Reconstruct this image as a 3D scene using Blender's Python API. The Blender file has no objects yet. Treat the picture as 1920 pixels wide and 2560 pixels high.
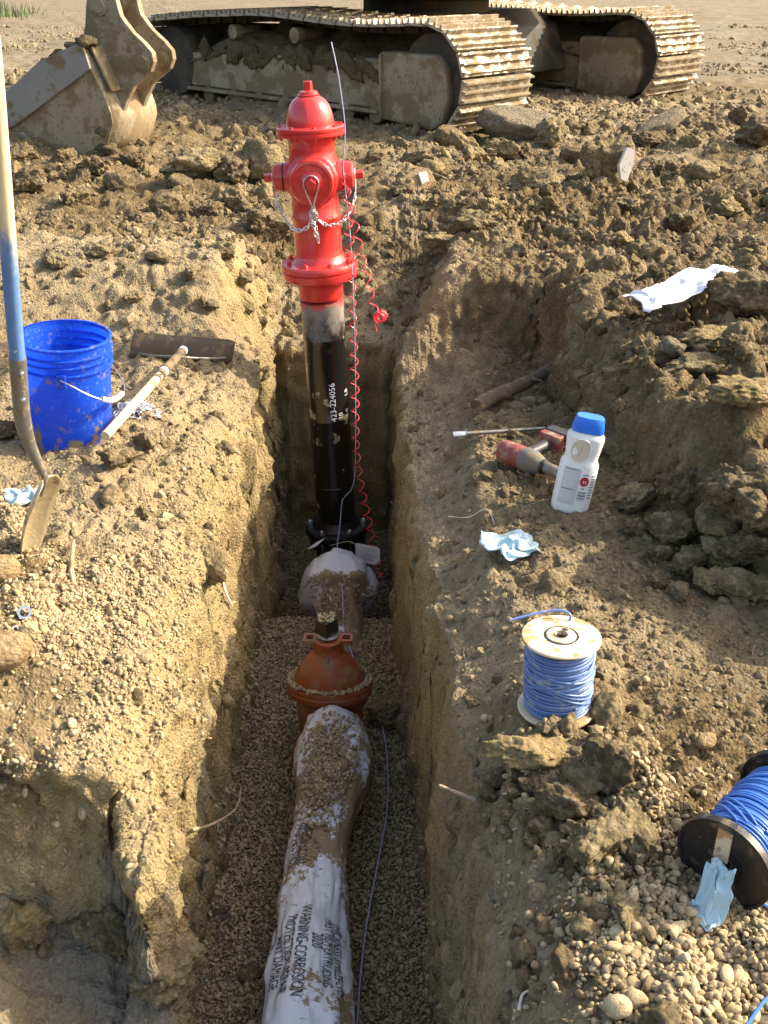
import bpy, bmesh, math, random
import numpy as np
from mathutils import Vector, Matrix, Euler
from mathutils.bvhtree import BVHTree

random.seed(7)
RNG = np.random.default_rng(11)
R = math.radians
SC = bpy.context.scene
COL = SC.collection

# ------------------------------------------------------------------ camera, sky, sun, exposure
CAM_Z, PITCH, FOC = 1.40, R(28.0), 2550.0 / 2560.0
cam_d = bpy.data.cameras.new('camera')
cam_d.sensor_fit = 'VERTICAL'; cam_d.sensor_height = 36.0; cam_d.lens = 36.0 * FOC
cam_d.clip_start = 0.05; cam_d.clip_end = 500.0
cam = bpy.data.objects.new('camera', cam_d); COL.objects.link(cam)
cam.location = (0, 0, CAM_Z); cam.rotation_euler = (R(90) - PITCH, 0, 0)
SC.camera = cam

SUN_AZ, SUN_EL = R(79.0), R(34.5)          # clockwise from +Y, above the horizon
SUN = Vector((math.sin(SUN_AZ) * math.cos(SUN_EL), math.cos(SUN_AZ) * math.cos(SUN_EL), math.sin(SUN_EL)))
world = bpy.data.worlds.new('World'); SC.world = world; world.use_nodes = True
wn = world.node_tree.nodes; wl = world.node_tree.links
sky = wn.new('ShaderNodeTexSky'); sky.sky_type = 'NISHITA'; sky.sun_disc = False
sky.sun_elevation = SUN_EL; sky.sun_rotation = SUN_AZ; sky.air_density = 1.0; sky.dust_density = 5.0; sky.ozone_density = 0.2
wl.new(sky.outputs[0], wn['Background'].inputs[0]); wn['Background'].inputs[1].default_value = 0.15
sun_d = bpy.data.lights.new('sun', 'SUN'); sun_d.energy = 3.3; sun_d.angle = R(0.55); sun_d.color = (1.0, 0.89, 0.70)
sun = bpy.data.objects.new('sun', sun_d); COL.objects.link(sun)
sun.rotation_euler = SUN.to_track_quat('Z', 'Y').to_euler(); sun.location = (6, 4, 8)
SC.view_settings.view_transform = 'Standard'; SC.view_settings.look = 'None'
SC.view_settings.gamma = 1.0; SC.view_settings.use_curve_mapping = False
SC.view_settings.exposure = 1.37
SC.cycles.max_bounces = 8; SC.cycles.diffuse_bounces = 6; SC.cycles.glossy_bounces = 3
SC.cycles.use_denoising = True

# ------------------------------------------------------------------ small maths
def ray(px, py):                            # direction through a photograph pixel (1920 x 2560)
    x = (px - 960) / 2550.0; u = (1280 - py) / 2550.0
    return Vector((x, math.cos(PITCH) + u * math.sin(PITCH), -math.sin(PITCH) + u * math.cos(PITCH)))
def P(px, py, z=0.0):                       # where that ray meets the level z
    r = ray(px, py); t = (z - CAM_Z) / r.z
    return Vector((r.x * t, r.y * t, z))
def PY(px, py, Y):                          # where it meets the upright plane y = Y
    r = ray(px, py); t = Y / r.y
    return Vector((r.x * t, Y, CAM_Z + r.z * t))
def PN(px, py, o, n):                       # where it meets any plane
    r = ray(px, py); c = Vector((0, 0, CAM_Z)); t = (Vector(o) - c).dot(n) / r.dot(n)
    return c + r * t
def sstep(a, b, x):
    t = np.clip((x - a) / (b - a), 0, 1); return t * t * (3 - 2 * t)

def _hash(ix, iy, iz, seed):
    h = (ix.astype(np.int64) * 374761393 + iy.astype(np.int64) * 668265263 + iz.astype(np.int64) * 2147483647 + seed * 974711) & 0xffffffff
    h = ((h ^ (h >> 13)) * 1274126177) & 0xffffffff
    h = ((h ^ (h >> 16)) * 2246822519) & 0xffffffff
    return (h ^ (h >> 15)) & 0xffffffff
def vnoise(p, seed=0):                      # smooth value noise in 3-D, -1..1
    i = np.floor(p); f = p - i; i = i.astype(np.int64); w = f * f * f * (f * (f * 6 - 15) + 10)
    out = 0
    for dx in (0, 1):
        wx = w[:, 0] if dx else 1 - w[:, 0]
        for dy in (0, 1):
            wy = w[:, 1] if dy else 1 - w[:, 1]
            for dz in (0, 1):
                wz = w[:, 2] if dz else 1 - w[:, 2]
                out = out + wx * wy * wz * (_hash(i[:, 0] + dx, i[:, 1] + dy, i[:, 2] + dz, seed) / 2147483647.5 - 1.0)
    return out
def fbm(p, octs=4, seed=0, gain=0.5):
    a, s, o = 1.0, 0, 0
    for k in range(octs):
        s = s + a * vnoise(p * (2.03 ** k) + 17.3 * k, seed + k); o += a; a *= gain
    return s / o
def billow(p, octs=3, seed=0, gain=0.5):    # lumps with creases between them
    a, s, o = 1.0, 0, 0
    for k in range(octs):
        s = s + a * np.abs(vnoise(p * (2.03 ** k) + 9.1 * k, seed + k)); o += a; a *= gain
    return s / o
def worley(p, seed=0):                      # distance to nearest scattered point (3-D), for clods
    i = np.floor(p).astype(np.int64); f = p - i; best = np.full(len(p), 9.0); bid = np.zeros(len(p))
    for dx in (-1, 0, 1):
        for dy in (-1, 0, 1):
            for dz in (-1, 0, 1):
                a, b, c = i[:, 0] + dx, i[:, 1] + dy, i[:, 2] + dz
                h1 = _hash(a, b, c, seed) / 4294967295.0; h2 = _hash(a, b, c, seed + 31) / 4294967295.0; h3 = _hash(a, b, c, seed + 67) / 4294967295.0
                d = (dx + h1 - f[:, 0]) ** 2 + (dy + h2 - f[:, 1]) ** 2 + (dz + h3 - f[:, 2]) ** 2
                m = d < best; best = np.where(m, d, best); bid = np.where(m, h1, bid)
    return np.sqrt(best), bid

# ------------------------------------------------------------------ materials
class NT:
    def __init__(s, name):
        s.m = bpy.data.materials.new(name); s.m.use_nodes = True
        s.n = s.m.node_tree.nodes; s.l = s.m.node_tree.links
        s.b = s.n['Principled BSDF']; s.out = s.n['Material Output']
    def node(s, t, **kw):
        n = s.n.new(t)
        for k, v in kw.items(): setattr(n, k, v)
        return n
    def put(s, sock, v):
        if isinstance(v, bpy.types.NodeSocket): s.l.new(v, sock)
        elif isinstance(v, (tuple, list)): sock.default_value = tuple(v) + ((1,) if len(v) == 3 and sock.type == 'RGBA' else ())
        else: sock.default_value = v
    def coord(s, kind='Object'):
        return s.node('ShaderNodeTexCoord').outputs[kind]
    def noise(s, vec, scale, detail=4, rough=0.55, dist=0.0, out=0):
        n = s.node('ShaderNodeTexNoise'); s.put(n.inputs['Vector'], vec)
        n.inputs['Scale'].default_value = scale; n.inputs['Detail'].default_value = detail
        n.inputs['Roughness'].default_value = rough; n.inputs['Distortion'].default_value = dist
        return n.outputs[out]
    def voro(s, vec, scale, feature='F1', out='Distance'):
        n = s.node('ShaderNodeTexVoronoi', feature=feature); s.put(n.inputs['Vector'], vec); n.inputs['Scale'].default_value = scale
        return n.outputs[out]
    def ramp(s, fac, a, b, lo=0.0, hi=1.0):
        n = s.node('ShaderNodeMapRange', interpolation_type='SMOOTHSTEP'); s.put(n.inputs[0], fac)
        for k, v in zip((1, 2, 3, 4), (a, b, lo, hi)): n.inputs[k].default_value = v
        return n.outputs[0]
    def math(s, op, a, b=0.0):
        n = s.node('ShaderNodeMath', operation=op); s.put(n.inputs[0], a); s.put(n.inputs[1], b); return n.outputs[0]
    def mix(s, fac, a, b, mode='MIX'):
        n = s.node('ShaderNodeMix', data_type='RGBA', blend_type=mode)
        s.put(n.inputs[0], fac); s.put(n.inputs[6], a); s.put(n.inputs[7], b); return n.outputs[2]
    def scale(s, vec, v):
        n = s.node('ShaderNodeMapping'); s.put(n.inputs[0], vec); n.inputs['Scale'].default_value = v; return n.outputs[0]
    def sep(s, vec):
        n = s.node('ShaderNodeSeparateXYZ'); s.put(n.inputs[0], vec); return n.outputs
    def bump(s, h, strength, dist):
        n = s.node('ShaderNodeBump'); s.put(n.inputs['Height'], h); n.inputs['Strength'].default_value = strength; n.inputs['Distance'].default_value = dist
        s.l.new(n.outputs[0], s.b.inputs['Normal'])
    def fin(s, col, rough=0.5, metal=0.0, spec=0.5, coat=0.0):
        s.put(s.b.inputs['Base Color'], col); s.put(s.b.inputs['Roughness'], rough); s.put(s.b.inputs['Metallic'], metal)
        s.b.inputs['Specular IOR Level'].default_value = spec; s.b.inputs['Coat Weight'].default_value = coat; s.b.inputs['Coat Roughness'].default_value = 0.08
        return s.m

MUD = (0.21, 0.145, 0.07)
def grimy(name, col, rough=0.5, metal=0.0, spec=0.5, coat=0.0, dirt=0.55, soft=0.08, dscale=9, dcol=MUD, var=0.18, bump=0.25, bscale=60, spots=0.0):
    t = NT(name); v = t.coord()
    base = t.mix(t.noise(v, 5, 3), tuple(c * (1 - var) for c in col), tuple(min(1, c * (1 + var)) for c in col))
    n = t.noise(v, dscale, 7, 0.62)
    d = t.ramp(n, dirt, dirt + soft)
    if spots:
        d = t.math('MAXIMUM', d, t.ramp(t.noise(v, dscale * 9, 3, 0.6), spots, spots + 0.04))
    dc = t.mix(t.noise(v, 25, 4), tuple(c * 0.75 for c in dcol), tuple(c * 1.25 for c in dcol))
    c = t.mix(d, base, dc)
    if bump: t.bump(t.math('ADD', t.noise(v, bscale, 4), t.math('MULTIPLY', d, 0.6)), bump, 0.004)
    return t.fin(c, t.ramp(d, 0, 1, rough, 0.92), t.math('MULTIPLY', t.math('SUBTRACT', 1.0, d), metal) if metal else 0.0, spec, coat)

def soil_material():
    t = NT('soil'); v = t.coord()
    a = t.node('ShaderNodeAttribute', attribute_name='soil')
    s = t.sep(a.outputs['Vector'])
    n1 = t.noise(v, 3.2, 5); n2 = t.noise(v, 21, 5, 0.6); n3 = t.noise(v, 130, 3, 0.6)
    dry = t.mix(n2, (0.25, 0.195, 0.112), (0.41, 0.325, 0.195))
    och = t.mix(n2, (0.32, 0.24, 0.112), (0.46, 0.36, 0.18))
    c = t.mix(t.ramp(t.math('ADD', s[0], t.math('MULTIPLY', t.math('SUBTRACT', n1, 0.5), 0.9)), 0.25, 0.8), dry, och)
    damp = t.mix(n2, (0.120, 0.085, 0.040), (0.222, 0.162, 0.080))
    c = t.mix(t.ramp(t.math('ADD', s[1], t.math('MULTIPLY', t.math('SUBTRACT', n1, 0.5), 1.3)), 0.2, 0.75), c, damp)
    grey = t.mix(n2, (0.225, 0.19, 0.135), (0.32, 0.275, 0.20))
    c = t.mix(t.ramp(t.math('ADD', s[2], t.math('MULTIPLY', t.math('SUBTRACT', t.noise(v, 7, 5), 0.5), 1.6)), 0.42, 0.8), c, grey)
    vor = t.voro(v, 95, out='Color')
    grit = t.ramp(t.sep(vor)[0], 0.80, 0.86)
    c = t.mix(t.math('MULTIPLY', grit, 0.22), c, (0.46, 0.36, 0.22))
    c = t.mix(t.ramp(t.noise(v, 0.9, 6, 0.62), 0.40, 0.62, 0.0, 0.4), c, t.mix(1.0, c, (0.62, 0.58, 0.52), 'MULTIPLY'))
    c = t.mix(t.ramp(n3, 0.25, 0.75, 0.0, 1.0), t.mix(1.0, c, (0.72, 0.70, 0.68), 'MULTIPLY'), c)
    h = t.math('ADD', t.math('MULTIPLY', t.noise(v, 55, 6, 0.65), 1.0), t.math('MULTIPLY', t.voro(v, 110), -0.55))
    h = t.math('ADD', h, t.math('MULTIPLY', t.noise(v, 260, 3, 0.6), 0.35))
    h = t.math('ADD', h, t.math('MULTIPLY', t.math('MULTIPLY', t.ramp(s[0], 0.35, 0.8), t.noise(t.scale(v, (1, 1, 0.22)), 48, 5, 0.65)), 1.3))
    t.bump(h, 0.95, 0.012)
    return t.fin(c, 0.93, 0.0, 0.18)
def scatter_material(name, lo, hi, dark):
    t = NT(name); v = t.coord()
    a = t.node('ShaderNodeAttribute', attribute_name='tone', attribute_type='INSTANCER')
    s = t.sep(a.outputs['Vector'])
    c = t.mix(s[0], lo, hi); c = t.mix(s[1], c, dark)
    c = t.mix(t.ramp(t.noise(v, 2.4, 4), 0.45, 0.62, 0.0, 0.45), c, tuple(x * 0.6 for x in lo))
    t.bump(t.noise(v, 6, 4), 0.35, 0.15)
    return t.fin(c, 0.85, 0, 0.25)
def clod_material(name, lo, hi, scale=14, fleck=0.45):
    t = NT(name); v = t.node('ShaderNodeNewGeometry').outputs['Position']
    n = t.noise(v, scale * 1.6, 6, 0.66)
    oi = t.node('ShaderNodeObjectInfo')
    c = t.mix(t.ramp(n, 0.30, 0.70), lo, hi)
    c = t.mix(t.math('MULTIPLY', oi.outputs['Random'], 0.35), c, tuple(x * 0.7 for x in lo))
    g = t.ramp(t.sep(t.voro(v, 95, out='Color'))[0], 0.76, 0.84)
    c = t.mix(t.math('MULTIPLY', g, fleck), c, (0.44, 0.355, 0.23))
    c = t.mix(t.ramp(t.noise(v, 140, 3, 0.6), 0.3, 0.7), t.mix(1.0, c, (0.66, 0.65, 0.63), 'MULTIPLY'), c)
    h = t.math('ADD', t.math('MULTIPLY', t.noise(v, 38, 7, 0.7), 1.6), t.math('MULTIPLY', t.voro(v, 75), -0.6))
    h = t.math('ADD', h, t.math('MULTIPLY', t.noise(v, 200, 4, 0.65), 0.4))
    t.bump(h, 1.0, 0.013)
    return t.fin(c, 0.93, 0, 0.18)

M = {}
M['soil'] = soil_material()
M['pebble'] = scatter_material('pea_gravel', (0.29, 0.215, 0.112), (0.56, 0.44, 0.26), (0.17, 0.122, 0.065))
M['crumb'] = scatter_material('soil_crumb', (0.21, 0.16, 0.085), (0.40, 0.31, 0.175), (0.115, 0.085, 0.046))
def lump_material():
    t = NT('soil_lump'); v = t.node('ShaderNodeNewGeometry').outputs['Position']
    a = t.node('ShaderNodeAttribute', attribute_name='tone', attribute_type='INSTANCER'); q = t.sep(a.outputs['Vector'])
    n = t.noise(v, 26, 6, 0.66)
    c = t.mix(t.ramp(n, 0.3, 0.7), (0.17, 0.128, 0.066), (0.36, 0.275, 0.145))
    c = t.mix(q[1], c, t.mix(n, (0.115, 0.083, 0.042), (0.22, 0.165, 0.088)))
    c = t.mix(t.ramp(t.noise(v, 140, 3, 0.6), 0.3, 0.7), t.mix(1.0, c, (0.66, 0.65, 0.63), 'MULTIPLY'), c)
    h = t.math('ADD', t.math('MULTIPLY', t.noise(v, 42, 7, 0.7), 1.5), t.math('MULTIPLY', t.voro(v, 85), -0.6))
    t.bump(h, 1.0, 0.012)
    return t.fin(c, 0.93, 0, 0.18)
M['lump'] = lump_material()
M['clod'] = clod_material('clay_clod', (0.19, 0.145, 0.075), (0.38, 0.295, 0.155))
M['dark_clod'] = clod_material('damp_clod', (0.135, 0.098, 0.050), (0.27, 0.20, 0.108))
M['ochre_clod'] = clod_material('ochre_clod', (0.29, 0.21, 0.09), (0.45, 0.34, 0.16))
M['grey_rock'] = clod_material('grey_rock', (0.17, 0.135, 0.09), (0.30, 0.25, 0.17), 9)
M['stone'] = clod_material('tan_stone', (0.40, 0.27, 0.135), (0.50, 0.36, 0.19), 5)
M['white_face'] = grimy('pale_mineral', (0.55, 0.50, 0.43), 0.6, dirt=0.6, dscale=14)
M['red'] = grimy('red_enamel', (0.58, 0.036, 0.030), 0.22, coat=0.4, dirt=0.55, soft=0.40, dscale=13, dcol=(0.46, 0.17, 0.12), var=0.08, bump=0.22, bscale=120)
M['red_dust'] = grimy('dusty_red_enamel', (0.55, 0.03, 0.025), 0.4, dirt=0.57, soft=0.12, dscale=7, dcol=(0.33, 0.23, 0.18), var=0.05, bump=0.1)
M['black_plain'] = grimy('black_bitumen_paint', (0.010, 0.009, 0.008), 0.20, coat=0.25, dirt=0.615, soft=0.03, dscale=9, dcol=(0.30, 0.235, 0.14), var=0.2, bump=0.10, bscale=40, spots=0.70)
def standpipe_material():                   # black paint with grey dust and red overspray at its upper end
    t = NT('black_standpipe_paint'); v = t.coord(); z = t.sep(v)[2]
    n = t.noise(t.scale(v, (1, 1, 0.7)), 22, 6, 0.65)
    c = t.mix(t.ramp(t.noise(v, 9, 7, 0.62), 0.60, 0.63), (0.010, 0.009, 0.008), (0.28, 0.22, 0.13))
    c = t.mix(t.ramp(t.noise(t.scale(v, (1, 1, 3)), 75, 3, 0.7), 0.68, 0.73, 0.0, 0.8), c, (0.24, 0.20, 0.14))
    dust = t.ramp(t.math('ADD', t.math('MULTIPLY', z, 2.6), n), 2.95, 3.50, 0.0, 0.85)
    c = t.mix(dust, c, (0.24, 0.205, 0.175))
    c = t.mix(t.ramp(t.math('ADD', t.math('MULTIPLY', z, 8.0), n), 9.35, 9.62), c, (0.42, 0.05, 0.045))
    t.bump(n, 0.12, 0.003)
    return t.fin(c, t.ramp(dust, 0.0, 0.85, 0.20, 0.7), 0, 0.5, 0.2)
M['black'] = standpipe_material()
M['black_iron'] = grimy('black_iron', (0.016, 0.015, 0.014), 0.35, dirt=0.62, dscale=12, var=0.2)
M['white_ink'] = grimy('white_stencil_ink', (0.75, 0.75, 0.73), 0.6, dirt=0.63, dscale=50, dcol=(0.03, 0.03, 0.03), bump=0)
M['black_ink'] = grimy('black_print_ink', (0.02, 0.02, 0.022), 0.45, dirt=0.70, dscale=26, dcol=(0.5, 0.48, 0.46), bump=0)
M['epoxy'] = grimy('rust_orange_epoxy', (0.24, 0.058, 0.017), 0.40, coat=0.08, dirt=0.48, soft=0.22, dscale=16, dcol=(0.20, 0.135, 0.065), var=0.2, bump=0.2, spots=0.68)
M['steel'] = grimy('bright_steel', (0.55, 0.55, 0.54), 0.28, 0.9, dirt=0.66, dscale=30, bump=0.1)
M['zinc'] = grimy('zinc_chain', (0.66, 0.66, 0.66), 0.30, 0.75, dirt=0.75, dscale=30, bump=0)
M['dull_steel'] = grimy('dull_steel', (0.22, 0.21, 0.19), 0.45, 0.6, dirt=0.52, dscale=28)
M['rusty'] = grimy('rusty_blade', (0.10, 0.072, 0.045), 0.6, 0.3, dirt=0.5, dscale=10, dcol=(0.19, 0.13, 0.07))
M['wood'] = None; M['tan_board'] = grimy('tan_fibreboard', (0.66, 0.54, 0.36), 0.7, dirt=0.52, soft=0.05, dscale=22, dcol=(0.42, 0.25, 0.11), spots=0.66)
M['black_plastic'] = grimy('black_plastic', (0.018, 0.016, 0.014), 0.45, dirt=0.54, soft=0.16, dscale=20, dcol=(0.17, 0.13, 0.08), spots=0.68)
M['wire_blue'] = grimy('blue_wire', (0.05, 0.15, 0.46), 0.36, dirt=0.67, dscale=30, dcol=(0.30, 0.30, 0.33), var=0.3, bump=0)
M['wire_pale'] = grimy('faded_blue_wire', (0.12, 0.20, 0.42), 0.35, dirt=0.54, dscale=40, dcol=(0.30, 0.33, 0.38), var=0.3, bump=0)
M['wire_red'] = grimy('red_wire', (0.80, 0.06, 0.07), 0.3, dirt=0.8, bump=0)
M['wire_grey'] = grimy('violet_grey_wire', (0.36, 0.36, 0.50), 0.35, dirt=0.7, dscale=20, bump=0)
M['rag'] = grimy('blue_paper_rag', (0.42, 0.58, 0.63), 0.85, dirt=0.52, soft=0.20, dscale=20, dcol=(0.28, 0.24, 0.17), var=0.1, bump=0.2, bscale=160)
M['sheet'] = grimy('white_plastic_sheet', (0.80, 0.79, 0.80), 0.45, dirt=0.72, dscale=14, bump=0.15)
M['paper'] = grimy('white_tag_card', (0.62, 0.60, 0.55), 0.7, dirt=0.66, dscale=30, bump=0)
M['bottle'] = grimy('white_bottle_plastic', (0.80, 0.79, 0.76), 0.35, dirt=0.58, soft=0.16, dscale=22, dcol=(0.58, 0.49, 0.33), bump=0.05)
M['label'] = grimy('grey_printed_label', (0.58, 0.58, 0.57), 0.5, dirt=0.76, bump=0)
M['ink_grey'] = grimy('grey_small_print', (0.20, 0.20, 0.21), 0.6, dirt=0.8, bump=0)
M['ink_red'] = grimy('red_badge_ink', (0.45, 0.02, 0.03), 0.5, dirt=0.85, bump=0)
M['cap_blue'] = grimy('blue_cap_plastic', (0.02, 0.16, 0.72), 0.32, dirt=0.62, soft=0.2, dscale=40, dcol=(0.30, 0.33, 0.38), bump=0)
M['root'] = grimy('brown_root_bark', (0.10, 0.07, 0.042), 0.9, dirt=0.5, dscale=18, bump=0.6)
M['twig'] = grimy('grey_weathered_twig', (0.34, 0.25, 0.16), 0.85, dirt=0.58, dscale=30, bump=0.5)
M['fibre'] = grimy('pale_root_fibre', (0.62, 0.55, 0.42), 0.8, dirt=0.66, dscale=30, bump=0)
M['tool_red'] = grimy('worn_red_casing', (0.24, 0.05, 0.038), 0.55, dirt=0.46, soft=0.15, dscale=34, dcol=(0.28, 0.19, 0.13))
M['tool_grey'] = grimy('grey_casing', (0.13, 0.125, 0.105), 0.6, dirt=0.47, soft=0.15, dscale=34)
M['tool_black'] = grimy('black_casing', (0.04, 0.038, 0.036), 0.5, dirt=0.58, soft=0.15, dscale=34)
M['machine'] = grimy('mud_caked_steel', (0.31, 0.25, 0.155), 0.62, 0.1, dirt=0.45, soft=0.10, dscale=4.2, dcol=(0.20, 0.145, 0.075), var=0.3, bump=0.8, bscale=30, spots=0.60)
M['machine_grey'] = grimy('scoured_steel_plate', (0.27, 0.25, 0.215), 0.5, 0.12, dirt=0.48, soft=0.05, dscale=2.6, dcol=(0.20, 0.145, 0.075), var=0.2, bump=0.35, bscale=25)
M['shoe'] = grimy('polished_track_shoe', (0.42, 0.36, 0.27), 0.30, 0.55, dirt=0.44, soft=0.10, dscale=9, dcol=(0.20, 0.145, 0.075), var=0.3, bump=0.8, bscale=30)
M['mud'] = clod_material('caked_mud', (0.12, 0.09, 0.048), (0.23, 0.175, 0.095), 9, 0.06)
M['dark_machine'] = grimy('dark_oily_steel', (0.035, 0.028, 0.02), 0.7, dirt=0.48, dscale=5, dcol=(0.085, 0.06, 0.032), bump=0.4, bscale=25)
M['pvc'] = grimy('white_pvc', (0.72, 0.72, 0.70), 0.4, dirt=0.7, bump=0)
M['grass'] = grimy('roadside_grass', (0.10, 0.14, 0.045), 0.8, dirt=0.62, dcol=(0.30, 0.26, 0.12), bump=0)

def handle_material():                      # bare ash wood above, chipped blue paint below
    t = NT('shovel_handle'); v = t.coord()
    z = t.sep(v)[2]
    grain = t.noise(t.scale(v, (60, 60, 3)), 4, 5, 0.6)
    w = t.mix(grain, (0.60, 0.47, 0.26), (0.80, 0.69, 0.45))
    b = t.mix(t.noise(v, 40, 4), (0.06, 0.15, 0.34), (0.16, 0.28, 0.50))
    k = t.math('ADD', z, t.math('MULTIPLY', t.math('SUBTRACT', t.noise(t.scale(v, (40, 40, 9)), 1.0, 5), 0.5), 0.28))
    c = t.mix(t.ramp(k, 0.80, 0.90), b, w)
    c = t.mix(t.ramp(t.noise(v, 34, 4), 0.66, 0.70), c, (0.50, 0.44, 0.32))
    t.bump(grain, 0.2, 0.002)
    return t.fin(c, 0.55, 0, 0.4)
M['handle'] = handle_material()
def wood_material():
    t = NT('pale_wood_handle'); v = t.coord()
    g = t.noise(t.scale(v, (90, 4, 90)), 3, 5, 0.6)
    c = t.mix(g, (0.48, 0.36, 0.20), (0.70, 0.58, 0.38))
    c = t.mix(t.ramp(t.noise(v, 16, 6), 0.58, 0.66), c, (0.30, 0.21, 0.11))
    t.bump(g, 0.2, 0.002); return t.fin(c, 0.6, 0, 0.3)
M['wood'] = wood_material()
def bucket_material():
    t = NT('blue_bucket_plastic'); v = t.coord()
    z = t.sep(v)[2]
    scr = t.ramp(t.noise(t.scale(v, (1, 1, 0.6)), 70, 3, 0.7, 1.5), 0.56, 0.68)
    c = t.mix(t.math('MULTIPLY', scr, 0.5), (0.014, 0.095, 0.60), (0.28, 0.37, 0.68))
    low = t.math('ADD', t.noise(v, 16, 6, 0.65), t.ramp(z, 0.0, 0.10, 0.17, 0.0))
    d = t.ramp(low, 0.565, 0.66)
    c = t.mix(d, c, (0.36, 0.28, 0.17))
    t.fin(c, 0.38, 0, 0.45)
    tr = t.node('ShaderNodeBsdfTranslucent'); t.put(tr.inputs[0], t.mix(d, (0.01, 0.10, 0.90), (0.08, 0.07, 0.06)))
    mx = t.node('ShaderNodeMixShader'); mx.inputs[0].default_value = 0.38
    t.l.new(t.b.outputs[0], mx.inputs[1]); t.l.new(tr.outputs[0], mx.inputs[2]); t.l.new(mx.outputs[0], t.out.inputs[0])
    return t.m
M['bucket'] = bucket_material()
def wrap_material(name='white_pipe_film', extra=0.0, ramp=(0.36, 0.64, -0.03, 0.115)):                        # white polyethylene film smeared with mud, muddier far end and right side
    t = NT(name); v = t.coord(); s = t.sep(v)
    big = t.noise(v, 7, 6, 0.6); fine = t.noise(v, 60, 4, 0.7); mid = t.noise(v, 26, 5, 0.65)
    k = t.math('ADD', t.math('MULTIPLY', big, 0.75), t.math('MULTIPLY', fine, 0.5))
    k = t.math('ADD', k, t.ramp(s[1], *ramp)); k = t.math('SUBTRACT', k, t.ramp(s[1], 0.86, 0.98, 0.0, 0.10) if name == 'white_pipe_film' else 0.0)
    k = t.math('ADD', k, t.ramp(s[0], 0.02, 0.10, 0.0, 0.10))
    d = t.ramp(k, 0.70 - extra, 0.75 - extra)
    d = t.math('MAXIMUM', d, t.ramp(mid, 0.655, 0.685)); d = t.math('MAXIMUM', d, t.ramp(t.noise(v, 110, 3, 0.6), 0.70, 0.73))
    mud = t.mix(fine, (0.17, 0.115, 0.055), (0.33, 0.24, 0.13))
    c = t.mix(d, t.mix(big, (0.52, 0.52, 0.53), (0.68, 0.68, 0.69)), mud)
    t.bump(t.math('ADD', t.noise(v, 22, 3), t.math('MULTIPLY', d, 0.4)), 0.35, 0.006)
    return t.fin(c, t.ramp(d, 0, 1, 0.30, 0.9), 0, 0.5)
M['wrap'] = wrap_material(); M['wrap_muddy'] = wrap_material('muddy_pipe_film', 0.0, (0.22, 0.33, 0.15, -0.10))

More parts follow.
